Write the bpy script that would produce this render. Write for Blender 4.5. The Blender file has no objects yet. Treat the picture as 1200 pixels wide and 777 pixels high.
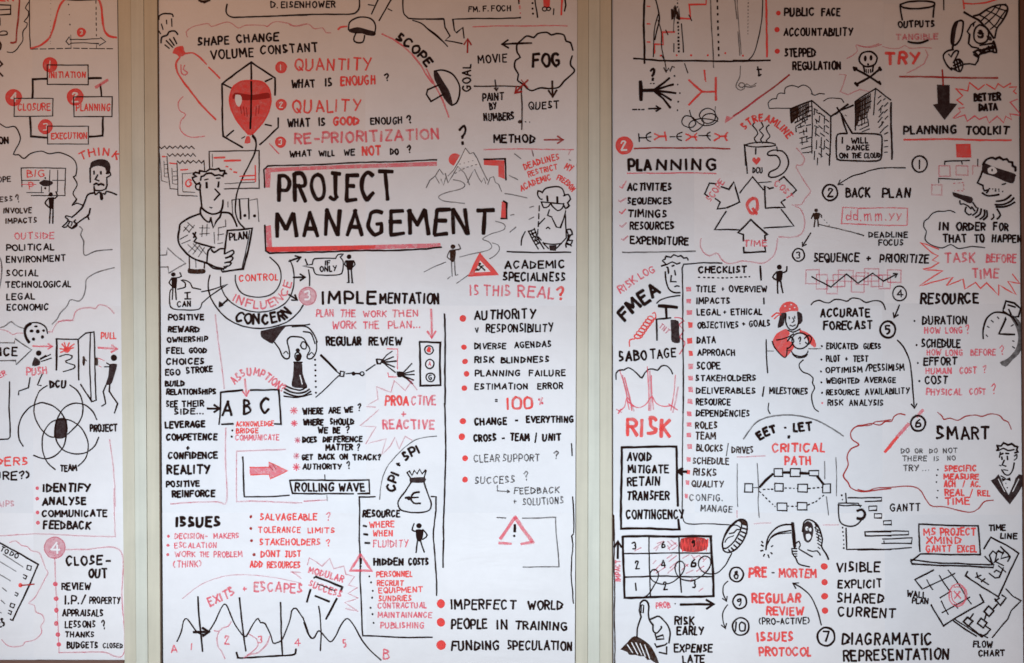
import bpy, math, random
from mathutils import Vector
from mathutils.geometry import tessellate_polygon
random.seed(11)
S = 400.0                                   # photograph pixels per metre on the wall
def X(px): return (px - 600.0) / S
def Z(py): return 1.5 + (388.5 - py) / S
sc = bpy.context.scene
C = sc.collection
# ------------------------------------------------------------------ camera
cam = bpy.data.objects.new('camera', bpy.data.cameras.new('camera')); C.objects.link(cam)
cam.location = (0, -3.4, 1.5); cam.rotation_euler = (math.radians(90), 0, 0)
cam.data.sensor_width = 36; cam.data.lens = 36 * 3.4 / 3.0; cam.data.clip_end = 50
sc.camera = cam
# ------------------------------------------------------------------ dim warm room light and the cool window light low in front
w = bpy.data.worlds.new('World'); sc.world = w; w.use_nodes = True
bg = w.node_tree.nodes['Background']; bg.inputs[0].default_value = (1.0, .57, .38, 1); bg.inputs[1].default_value = .225
def area(name, loc, target, sx, sy, power, col, spread=180):
    l = bpy.data.lights.new(name, 'AREA'); l.shape = 'RECTANGLE'; l.size = sx; l.size_y = sy; l.energy = power; l.color = col
    l.spread = math.radians(spread)
    o = bpy.data.objects.new(name, l); C.objects.link(o); o.location = loc
    o.rotation_euler = (Vector(target) - Vector(loc)).to_track_quat('-Z', 'Y').to_euler(); return o
area('window_light', (-.42, -2.7, .91), (-.18, 0, .91), 3.4, 1.5, 21.0, (.66, .84, .985), 51)
area('ceiling_lamp', (-1.5, -2.2, 3.0), (-.4, 0, 1.9), 1.2, .6, 12, (1.0, .54, .30))
sc.view_settings.view_transform = 'Standard'; sc.view_settings.look = 'None'
sc.view_settings.exposure = 0; sc.view_settings.gamma = 1; sc.view_settings.use_curve_mapping = False
sc.cycles.pixel_filter_type = 'BLACKMAN_HARRIS'; sc.cycles.filter_width = 1.6
sc.cycles.transparent_max_bounces = 24; sc.cycles.max_bounces = 5
try: sc.cycles.use_denoising = True; sc.cycles.denoising_prefilter = 'ACCURATE'
except Exception: pass
# ------------------------------------------------------------------ materials
def mat(name, col, rough=.5, spec=.3):
    m = bpy.data.materials.new(name); m.use_nodes = True
    b = m.node_tree.nodes['Principled BSDF']; b.inputs['Base Color'].default_value = (*col, 1)
    b.inputs['Roughness'].default_value = rough; b.inputs['Specular IOR Level'].default_value = spec
    return m
def node(m, t, **k):
    n = m.node_tree.nodes.new(t)
    for a, v in k.items():
        if a in n.inputs: n.inputs[a].default_value = v
        else: setattr(n, a, v)
    return n
def film_material(name, tint, seed):
    m = mat(name, tint, .42, .25); L = m.node_tree.links.new; b = m.node_tree.nodes['Principled BSDF']
    tc = node(m, 'ShaderNodeTexCoord'); mp = node(m, 'ShaderNodeMapping'); L(tc.outputs['Object'], mp.inputs[0])
    mp.inputs['Location'].default_value = (seed, seed * .7, seed * 1.3)
    n1 = node(m, 'ShaderNodeTexNoise', Scale=2.3, Detail=3.0); L(mp.outputs[0], n1.inputs['Vector'])
    n2 = node(m, 'ShaderNodeTexNoise', Scale=26.0, Detail=6.0, Roughness=.65); L(mp.outputs[0], n2.inputs['Vector'])
    cr = node(m, 'ShaderNodeValToRGB'); cr.color_ramp.elements[0].position = .3; cr.color_ramp.elements[1].position = .72
    cr.color_ramp.elements[0].color = (*[c * .93 for c in tint], 1); cr.color_ramp.elements[1].color = (*[min(1, c * 1.03) for c in tint], 1)
    L(n1.outputs[0], cr.inputs[0])
    mx = node(m, 'ShaderNodeMix', data_type='RGBA', blend_type='MULTIPLY'); mx.inputs[0].default_value = .10
    # faint smudges of wiped marker
    L(cr.outputs[0], mx.inputs[6]); L(n2.outputs[0], mx.inputs[7]); L(mx.outputs[2], b.inputs['Base Color'])
    # long shallow ripples of the film, plus fine grain
    mp2 = node(m, 'ShaderNodeMapping'); mp2.inputs['Scale'].default_value = (1.0, 1, 2.4); L(mp.outputs[0], mp2.inputs[0])
    n3 = node(m, 'ShaderNodeTexNoise', Scale=3.2, Detail=4.0, Distortion=.8); L(mp2.outputs[0], n3.inputs['Vector'])
    bu = node(m, 'ShaderNodeBump', Strength=.35, Distance=.012); L(n3.outputs[0], bu.inputs['Height'])
    n4 = node(m, 'ShaderNodeTexNoise', Scale=420.0, Detail=2.0); L(mp.outputs[0], n4.inputs['Vector'])
    b2 = node(m, 'ShaderNodeBump', Strength=.02, Distance=.001); L(n4.outputs[0], b2.inputs['Height']); L(bu.outputs[0], b2.inputs['Normal'])
    L(b2.outputs[0], b.inputs['Normal'])
    return m
def ink_material(name, col, cover, streak=.3):
    """marker ink: streaky cover, thinner towards the edge of a line, the film shows through"""
    m = mat(name, col, .7, .06); L = m.node_tree.links.new; nt = m.node_tree; b = nt.nodes['Principled BSDF']
    at = node(m, 'ShaderNodeAttribute', attribute_name='ink')
    sp = node(m, 'ShaderNodeSeparateXYZ'); L(at.outputs['Vector'], sp.inputs[0])      # x: -1..1 across, y: density
    ab = node(m, 'ShaderNodeMath', operation='ABSOLUTE'); L(sp.outputs[0], ab.inputs[0])
    ed = node(m, 'ShaderNodeMapRange', interpolation_type='SMOOTHSTEP'); ed.inputs[1].default_value = 1.0; ed.inputs[2].default_value = .58
    L(ab.outputs[0], ed.inputs[0])
    tc = node(m, 'ShaderNodeTexCoord')
    n1 = node(m, 'ShaderNodeTexNoise', Scale=70.0, Detail=4.0, Roughness=.6); L(tc.outputs['Object'], n1.inputs['Vector'])
    mr = node(m, 'ShaderNodeMapRange'); mr.inputs[1].default_value = .3; mr.inputs[2].default_value = .65
    mr.inputs[3].default_value = 1 - streak; mr.inputs[4].default_value = 1.08; L(n1.outputs[0], mr.inputs[0])
    m1 = node(m, 'ShaderNodeMath', operation='MULTIPLY'); L(ed.outputs[0], m1.inputs[0]); L(mr.outputs[0], m1.inputs[1])
    m2 = node(m, 'ShaderNodeMath', operation='MULTIPLY'); L(m1.outputs[0], m2.inputs[0]); L(sp.outputs[1], m2.inputs[1])
    m3 = node(m, 'ShaderNodeMath', operation='MULTIPLY', use_clamp=True); L(m2.outputs[0], m3.inputs[0]); m3.inputs[1].default_value = cover
    L(m3.outputs[0], b.inputs['Alpha'])
    return m
INK = {'k': ink_material('black_marker', (.020, .007, .005), 1.16, .12),
       'b': ink_material('brown_black_marker', (.045, .018, .010), 1.0, .25),
       'n': ink_material('dark_filled_marker', (.036, .018, .018), .95, .14),
       'g': ink_material('fine_grey_pen', (.055, .045, .045), .72, .35),
       'r': ink_material('red_marker', (.93, .085, .075), .86, .34),
       'R': ink_material('dark_red_marker', (.42, .03, .025), .95, .3),
       'p': ink_material('pink_red_marker', (.90, .11, .16), .64, .45),
       'q': ink_material('pale_pink_marker', (.76, .16, .23), .48, .45),
       'w': mat('unmarked_white_film', (.80, .79, .79), .5, .25)}
# ------------------------------------------------------------------ objects
def link(name, verts, faces, m, parent=None, attr=None):
    me = bpy.data.meshes.new(name); me.from_pydata(verts, [], faces); me.update()
    ms = m if isinstance(m, list) else [m]
    for q in ms: me.materials.append(q)
    if attr:
        a = me.attributes.new('ink', 'FLOAT_VECTOR', 'POINT'); a.data.foreach_set('vector', [c for v in attr for c in v])
    o = bpy.data.objects.new(name, me); C.objects.link(o); o.parent = parent
    return o
def empty(name, loc, label, cat, group=None):
    o = bpy.data.objects.new(name, None); C.objects.link(o); o.empty_display_size = .1
    o.location = loc; o['label'] = label; o['category'] = cat
    if group: o['group'] = group
    return o
def prism(name, quad, y0, y1, m, parent=None, bevel=0):
    """a board with the outline quad (pixels) from depth y0 (back) to y1 (front)"""
    n = len(quad)
    v = [(X(a), y0, Z(b)) for a, b in quad] + [(X(a), y1, Z(b)) for a, b in quad]
    f = [tuple(range(n)), tuple(range(2 * n - 1, n - 1, -1))] + [(i, i + n, (i + 1) % n + n, (i + 1) % n) for i in range(n)]
    o = link(name, v, f, m, parent)
    if parent: o.matrix_parent_inverse = parent.matrix_basis.inverted()
    if bevel:
        b = o.modifiers.new('edge', 'BEVEL'); b.width = bevel; b.segments = 2
    return o
wall_m = mat('painted_wall', (.42, .37, .31), .8)
w_o = prism('wall', [(-500, -500), (1700, -500), (1700, 1270), (-500, 1270)], .12, .02, wall_m); w_o['kind'] = 'structure'
def batten_material(name, col):
    m = mat(name, col, .5, .3); L = m.node_tree.links.new; b = m.node_tree.nodes['Principled BSDF']
    tc = node(m, 'ShaderNodeTexCoord'); mp = node(m, 'ShaderNodeMapping'); L(tc.outputs['Object'], mp.inputs[0]); mp.inputs['Scale'].default_value = (30, 30, 1.2)
    n1 = node(m, 'ShaderNodeTexNoise', Scale=2.0, Detail=5.0); L(mp.outputs[0], n1.inputs['Vector'])
    n2 = node(m, 'ShaderNodeTexNoise', Scale=5.0, Detail=6.0, Roughness=.7); L(tc.outputs['Object'], n2.inputs['Vector'])
    ad = node(m, 'ShaderNodeMath', operation='ADD'); L(n1.outputs[0], ad.inputs[0]); L(n2.outputs[0], ad.inputs[1])
    cr = node(m, 'ShaderNodeValToRGB'); cr.color_ramp.elements[0].position = .35; cr.color_ramp.elements[1].position = .7
    cr.color_ramp.elements[0].color = (*[c * .86 for c in col], 1); cr.color_ramp.elements[1].color = (*[c * 1.07 for c in col], 1)
    hf = node(m, 'ShaderNodeMath', operation='MULTIPLY'); L(ad.outputs[0], hf.inputs[0]); hf.inputs[1].default_value = .5
    L(hf.outputs[0], cr.inputs[0]); L(cr.outputs[0], b.inputs['Base Color'])
    bu = node(m, 'ShaderNodeBump', Strength=.15, Distance=.002); L(n2.outputs[0], bu.inputs['Height']); L(bu.outputs[0], b.inputs['Normal'])
    return m
beige = batten_material('beige_laminate', (.60, .56, .435)); beige2 = batten_material('pale_green_laminate', (.63, .63, .53))
gap_m = mat('dark_gap', (.13, .09, .06), .7); brown = batten_material('brown_wood_trim', (.16, .075, .05))
def lerp(a, b, t): return a + (b - a) * t
def batten(xt0, xt1, xb0, xb1, yt, yb, label, dark=False):
    """upright trim between two boards: three strips, the middle one a little proud"""
    t = empty('upright_trim', (X((xb0 + xb1) / 2), -.004, Z(yb)), label, 'trim', 'upright trims between the boards')
    cuts = [0, .33, .66, 1]
    for i in range(3):
        a0, a1 = cuts[i] + .003, cuts[i + 1] - .003
        q = [(lerp(xt0, xt1, a0), yt), (lerp(xt0, xt1, a1), yt), (lerp(xb0, xb1, a1), yb), (lerp(xb0, xb1, a0), yb)]
        prism('strip', q, -.0005, -(.0100 if i == 1 else .0080), brown if dark else (beige2 if i == 1 else beige), t, .0009)
    prism('backing', [(xt0 + .6, yt), (xt1 + .5, yt), (xb1 + 1.1, yb), (xb0 + .6, yb)], -.0003, -.0058, gap_m, t)
    return t
# ------------------------------------------------------------------ three boards with white film
board_m = mat('board_core', (.55, .5, .45), .6)
films = [film_material('white_film_%s' % n, t, s) for n, t, s in (('plain', (.80, .785, .79), 1.0), ('cool', (.79, .785, .797), 4.2), ('warm', (.805, .785, .783), 9.1))]
YB, YT = 900, -120
def slant(xt, xb, y): return xt + (xb - xt) * y / 777.0
def board(L_, R_, rows, seams, label, bottom=YB):
    t = empty('whiteboard_panel', (X((L_[1] + R_[1]) / 2), 0, Z(bottom)), label, 'whiteboard', 'whiteboard panels covered in handwriting')
    q = lambda y: (slant(*L_, y), slant(*R_, y))
    prism('board', [(q(YT)[0], YT), (q(YT)[1], YT), (q(bottom)[1], bottom), (q(bottom)[0], bottom)], .018, 0, board_m, t)
    xs = [None] + seams + [None]; k = 0
    for j, (y0, y1) in enumerate(rows):
        for i in range(len(xs) - 1):
            a = (lambda y: q(y)[0]) if xs[i] is None else (lambda y, v=xs[i]: v - 1.2 + (y - 388) * .002)
            b = (lambda y: q(y)[1]) if xs[i + 1] is None else (lambda y, v=xs[i + 1]: v + 1.2 + (y - 388) * .002)
            yy0, yy1 = y0 - 1.5, y1 + 1.5
            quad = [(a(yy0), yy0), (b(yy0), yy0 + .8), (b(yy1), yy1), (a(yy1), yy1 - .6)]
            prism('film_sheet', quad, -.0001, -.0004 - .00025 * ((i + 2 * j) % 4), films[(k * 2 + j) % 3], t); k += 1
    return t
rows = [(YT, 3), (3, 357), (357, 602), (602, YB)]
boards = [board((-160, -160), (137.5, 147.5), rows[:3] + [(602, 772)], [40], 'left whiteboard panel ending in the close-out list, mostly cut off', 772),
          board((186, 191.5), (676.5, 673.5), rows, [430], 'middle whiteboard panel with the big PROJECT MANAGEMENT title'),
          board((717.5, 719), (1193, 1199), rows, [815, 1035], 'right whiteboard panel with planning, checklist and critical path notes')]
batten(138, 184.5, 148, 189.5, YT, YB, 'beige upright trim between the left and the middle whiteboard')
batten(677, 716, 674, 717.3, YT, YB, 'beige upright trim between the middle and the right whiteboard')
batten(1194, 1240, 1199.6, 1246, YT, YB, 'dark brown upright trim along the right edge of the right whiteboard', True)
rl = prism('bottom_rail', [(-160, 773.2), (146.6, 773.2), (146.9, 800), (-160, 800)], .018, -.012, brown, None, .001)
rl['label'] = 'thin brown wooden rail under the left whiteboard panel'; rl['category'] = 'rail'
# ------------------------------------------------------------------ pen strokes
def spline(p, step=2.2):
    if len(p) < 3: return p
    out = []; n = len(p)
    for i in range(n - 1):
        p0 = p[i - 1] if i else p[0]; p1 = p[i]; p2 = p[i + 1]; p3 = p[i + 2] if i + 2 < n else p[-1]
        d = math.hypot(p2[0] - p1[0], p2[1] - p1[1]); m = max(2, min(14, int(d / step)))
        for k in range(m):
            t = k / m; out.append(tuple(.5 * (2 * p1[c] + (p2[c] - p0[c]) * t + (2 * p0[c] - 5 * p1[c] + 4 * p2[c] - p3[c]) * t * t + (3 * p1[c] - p0[c] - 3 * p2[c] + p3[c]) * t ** 3) for c in (0, 1)))
    out.append(p[-1]); return out
def straight(p, step=7.0):
    out = []
    for i in range(len(p) - 1):
        d = math.hypot(p[i + 1][0] - p[i][0], p[i + 1][1] - p[i][1]); m = max(1, min(40, int(d / step)))
        for k in range(m): out.append((lerp(p[i][0], p[i + 1][0], k / m), lerp(p[i][1], p[i + 1][1], k / m)))
    out.append(p[-1]); return out
WK = .88                                      # pen width factor
class Part:
    """one lettering line or one drawing: ink ribbons a fraction of a millimetre above the film"""
    count = 0
    def __init__(s, name, label=None):
        s.name, s.label, s.v, s.f, s.a, s.mi, s.ms, s.k = name, label, [], [], [], [], [], 0; s.x = []
    def m(s, c):
        if c not in s.ms: s.ms.append(c)
        return s.ms.index(c)
    def ribbon(s, p, col, wd, wob=.3):
        q = [p[0]]
        for a in p[1:]:
            if math.hypot(a[0] - q[-1][0], a[1] - q[-1][1]) > .12: q.append(a)
        if len(q) == 1: q.append((q[0][0] + .35, q[0][1] + .1))
        p = q; wd = wd * WK; n = len(p); y = -.0015 - s.k * 1e-5; s.k += 1; b0 = len(s.v); mi = s.m(col)
        ph, fr = random.uniform(0, 9), random.uniform(.05, .12); dens = random.uniform(.86, 1.06)
        pts = []; run = 0
        for i in range(n):
            a, b = p[max(0, i - 1)], p[min(n - 1, i + 1)]
            dx, dy = b[0] - a[0], b[1] - a[1]; l = math.hypot(dx, dy) or 1
            if i: run += math.hypot(p[i][0] - p[i - 1][0], p[i][1] - p[i - 1][1])
            o = wob * math.sin(ph + run * fr) + wob * .5 * math.sin(ph * 3 + run * fr * 5.3)
            h = wd / 2 * (1 + .10 * math.sin(ph * 2 + run * fr * 2.7))
            nx, ny = -dy / l, dx / l
            if 0 < i < n - 1:      # keep the width through a corner
                u = (p[i][0] - a[0], p[i][1] - a[1]); lu = math.hypot(*u) or 1
                c = abs((u[0] * dx + u[1] * dy) / (lu * l)); h = h / max(c, .72)
            pts.append((p[i][0] + nx * o, p[i][1] + ny * o, nx, ny, h, dx / l, dy / l))
        def add(x, yy, u, d, dep): s.v.append((X(x), dep, Z(yy))); s.a.append((u, d, 0)); s.x.append(x); return len(s.v) - 1
        e = pts[0]; h = e[4]; d = dens * 1.05
        c0 = [add(e[0] - e[5] * h * .55 + e[2] * h * .75 * sg, e[1] - e[6] * h * .55 + e[3] * h * .75 * sg, sg, d, y) for sg in (1, -1)]
        prev = c0
        for i, e in enumerate(pts):
            dd = dens * (1 + .10 * math.sin(ph + i * .6)); dep = y - 2e-6 * i
            cur = [add(e[0] + e[2] * e[4] * 1.12, e[1] + e[3] * e[4] * 1.12, 1, dd, dep), add(e[0] - e[2] * e[4] * 1.12, e[1] - e[3] * e[4] * 1.12, -1, dd, dep)]
            s.f.append((prev[0], cur[0], cur[1], prev[1])); s.mi.append(mi); prev = cur
        e = pts[-1]; h = e[4]
        cur = [add(e[0] + e[5] * h * .55 + e[2] * h * .75 * sg, e[1] + e[6] * h * .55 + e[3] * h * .75 * sg, sg, d, dep) for sg in (1, -1)]
        s.f.append((prev[0], cur[0], cur[1], prev[1])); s.mi.append(mi)
    def fill(s, p, col):
        y = -.0014 - s.k * 1e-5; s.k += 1; b0 = len(s.v); mi = s.m(col)
        for a in p: s.v.append((X(a[0]), y, Z(a[1]))); s.a.append((0, .95, 0)); s.x.append(a[0])
        for t in tessellate_polygon([[Vector((a[0], a[1], 0)) for a in p]]):
            s.f.append(tuple(b0 + i for i in t)); s.mi.append(mi)
    def close(s):
        if not s.v: return
        g = s.groups() if s.name != 'lettering' else None
        if not g or len(g) == 1: return s.link_it()
        big = max(g, key=len)
        for q in g:                       # strokes that stand well apart are drawings of their own
            r = Part(s.name, s.label if q is big else None); r.ms = s.ms; mp = {}
            for fi in sorted(q):
                f = s.f[fi]
                for i in f:
                    if i not in mp: mp[i] = len(r.v); r.v.append(s.v[i]); r.a.append(s.a[i]); r.x.append(s.x[i])
                r.f.append(tuple(mp[i] for i in f)); r.mi.append(s.mi[fi])
            r.ms = [s.ms[k] for k in sorted(set(r.mi))]; tr = {k: j for j, k in enumerate(sorted(set(r.mi)))}; r.mi = [tr[k] for k in r.mi]
            r.link_it()
    def groups(s):
        par = list(range(len(s.v)))
        def fd(i):
            while par[i] != i: par[i] = par[par[i]]; i = par[i]
            return i
        for f in s.f:
            for i in f[1:]: par[fd(i)] = fd(f[0])
        isl = {}
        for fi, f in enumerate(s.f): isl.setdefault(fd(f[0]), []).append(fi)
        bx = []
        for fs in isl.values():
            P = [s.v[i] for fi in fs for i in s.f[fi]]
            b = (min(p[0] for p in P), max(p[0] for p in P), min(p[2] for p in P), max(p[2] for p in P)); bx.append([b, fs, max(b[1] - b[0], b[3] - b[2])])
        p2 = list(range(len(bx)))
        def f2(i):
            while p2[i] != i: i = p2[i]
            return i
        for i in range(len(bx)):
            for j in range(i):
                a, b = bx[i][0], bx[j][0]
                gap = math.hypot(max(0, a[0] - b[1], b[0] - a[1]), max(0, a[2] - b[3], b[2] - a[3]))
                if gap <= max(.0195, .49 * max(bx[i][2], bx[j][2])): p2[f2(i)] = f2(j)
        out = {}
        for i in range(len(bx)): out.setdefault(f2(i), set()).update(bx[i][1])
        return list(out.values())
    def link_it(s):
        x = s.x[0]; bd = boards[0] if x < 163 else boards[1] if x < 696 else boards[2]
        Part.count += 1; off = (Part.count % 23) * 4e-5
        loc = bd.location
        o = link(s.name, [(v[0] - loc.x, v[1] - off - loc.y, v[2] - loc.z) for v in s.v], s.f, [INK[c] for c in s.ms], bd, s.a)
        o.data.polygons.foreach_set('material_index', s.mi)
        if s.label: o['label'] = s.label
# ------------------------------------------------------------------ hand-printed capitals: width, strokes ("~" = curved), grid 9 high, y up
G = {
'A': (6, '0039 3960 1353'), 'B': (5, '0009 ~0938474605 ~0535535110 1000'), 'C': (6, '~5839180603204152'), 'D': (6, '0009 ~092847655443 ~54523100'.replace(' ~54', '')),
'E': (5, '0900 0959 0545 0050'), 'F': (5, '0900 0959 0545'), 'G': (6, '~5839180603203051 5154 5434'), 'H': (6, '0900 5950 0555'), 'I': (1, '0900'), 'J': (5, '1959 ~3932312001'),
'K': (5, '0900 5904 1550'), 'L': (4, '0900 0040'), 'M': (7, '0009 0933 3369 6970'), 'N': (6, '0009 0950 5059'), 'O': (6, '~3918051230516458 3949'.replace(' 3949', '39')),
'P': (5, '0009 ~0939574404'), 'Q': (6, '~391805123051645839 3360'), 'R': (5, '0009 ~0939574505 2550'), 'S': (5, '~48391917153443422101'), 'T': (6, '0969 3930'),
'U': (6, '~0903011030415359'), 'V': (6, '0930 3069'), 'W': (8, '0920 2046 4660 6089'), 'X': (6, '0960 6900'), 'Y': (6, '0935 6920'), 'Z': (5, '0959 5900 0050'),
'0': (5, '~29070210405257 2949'.replace(' 2949', '29')), '1': (1, '0900'), '2': (5, '~07193948361200 0050'), '3': (5, '~0839484635 ~3544423101'), '4': (5, '4903 0363 4740'),
'5': (5, '0949 0905 ~0535433110'), '6': (5, '~4916030141534515'), '7': (5, '0959 5920'), '8': (5, '~25161839373525 ~2504021030434425'), '9': (5, '~4638170615254648 ~48433120'),
'+': (5, '2721 0454'), '-': (4, '0444'), '=': (4, '0646 0343'), '.': (1, '0001'), '/': (4, '0049'), '?': (4, '~071839473524 2423 2021'), '!': (1, '0904 0001'),
'(': (3, '~2906031120'), ')': (3, '~09262301'), '*': (5, '2721 0553 0355'), '%': (6, '5911 ~0818170708 ~4353524243'),
'd': (4, '4940 ~441504021142'), 'm': (7, '0600 ~0426353330 ~3456656360'), 'y': (4, '0622 4610'), 't': (4, '~1912102031 0646'),
}
def glyph(ch):
    w_, s = G.get(ch, G['-']); out = []
    for st in s.split():
        cv = st[0] == '~'; st = st.lstrip('~'); out.append((cv, [(int(st[i]) / 9, int(st[i + 1]) / 9) for i in range(0, len(st) - 1, 2)]))
    return w_ / 9, out
def text_on(part, base, h, col, wd, s):
    """letters of height h along the polyline base; spacing fits its length"""
    if len(base) > 2: base = spline(base)
    L = [0]
    for a, b in zip(base, base[1:]): L.append(L[-1] + math.hypot(b[0] - a[0], b[1] - a[1]))
    def at(d):
        for i in range(1, len(L)):
            if d <= L[i] or i == len(L) - 1:
                t = (d - L[i - 1]) / max(L[i] - L[i - 1], 1e-6); a, b = base[i - 1], base[i]
                return a[0] + (b[0] - a[0]) * t, a[1] + (b[1] - a[1]) * t, math.atan2(b[1] - a[1], b[0] - a[0])
    adv = []
    for i, ch in enumerate(s):
        wch = .34 if ch == ' ' else glyph(ch)[0]
        adv.append([wch, .0 if i == len(s) - 1 else (.10 if ch == ' ' or s[i + 1] == ' ' else .27)])
    tot = sum(a + b for a, b in adv); k = (L[-1] - wd * .8) / (tot * h); d = wd * .4
    if len(s) < 3: d += max(0, k - 1.15) * tot * h / 2; k = min(k, 1.15)
    wd *= min(1.04, .84 + max(0, h - 5) * .03); jit = .018 if h > 8 else .010
    for (wch, gap), ch in zip(adv, s):
        if ch != ' ':
            x, y, an = at(d + wch * h * k / 2); an += random.gauss(0, .025); hh = h * random.uniform(.94, 1.06); ww = h * k * random.uniform(.92, 1.04)
            dy = random.gauss(0, .025) * h; ca, sa = math.cos(an), math.sin(an)
            lean = random.gauss(.02, .035)
            for cv, pts in glyph(ch)[1]:
                P = []
                for gx, gy in pts:
                    u = (gx - wch / 2) * ww + lean * gy * hh + random.gauss(0, jit) * h; v = -gy * hh + dy + random.gauss(0, jit) * h
                    P.append((x + u * ca - v * sa, y + u * sa + v * ca))
                P = spline(P, 1.3) if cv else straight(P, 5)
                part.ribbon(P, col, wd * random.uniform(.93, 1.08), .08)
        d += (wch + gap) * h * k
F = {'PX': (0, 0, 1), 'A1': (0, 0, 3.885), 'A2': (0, 180, 3.885), 'A4': (0, 560, 3.58), 'L0': (0, 0, 7.064), 'L1': (0, 620, 4.949), 'L2': (0, 460, 5.55), 'L3': (0, 340, 5.55),
 'B1': (180, 0, 4.317), 'B2': (340, 0, 4.317), 'B3': (500, 0, 3.885), 'B4': (180, 160, 4.856), 'B5': (320, 160, 4.317), 'B6': (490, 160, 3.7),
 'E8': (720, 590, 4.157), 'E9': (860, 500, 5.55), 'E0': (1080, 0, 6.475)}
for k_, a_ in {'C1': (180, 280), 'C2': (340, 280), 'C3': (500, 340), 'C4': (180, 440), 'C5': (340, 440), 'C6': (500, 583), 'C7': (180, 583), 'C8': (340, 583),
 'D1': (700, 0), 'D2': (860, 0), 'D3': (1006, 0), 'D4': (700, 150), 'D5': (820, 170), 'D6': (1006, 170), 'D7': (700, 290), 'D8': (860, 320),
 'E1': (1006, 320), 'E2': (700, 440), 'E3': (850, 470), 'E4': (1006, 470), 'E5': (700, 583), 'E6': (850, 583), 'E7': (1006, 583)}.items(): F[k_] = (*a_, 4.005)
INKNAME = {'k': 'black', 'b': 'black', 'g': 'thin grey', 'r': 'red', 'R': 'dark red', 'p': 'pink', 'q': 'pale pink', 'n': 'black', 'w': 'white'}
def ell(cx, cy, rx, ry, an=0, n=22, a0=0, a1=360):
    c, s = math.cos(math.radians(an)), math.sin(math.radians(an)); o = []
    for i in range(n + 1):
        t = math.radians(a0 + (a1 - a0) * i / n); x, y = rx * math.cos(t), ry * math.sin(t); o.append((cx + x * c - y * s, cy + x * s + y * c))
    return o
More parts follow.
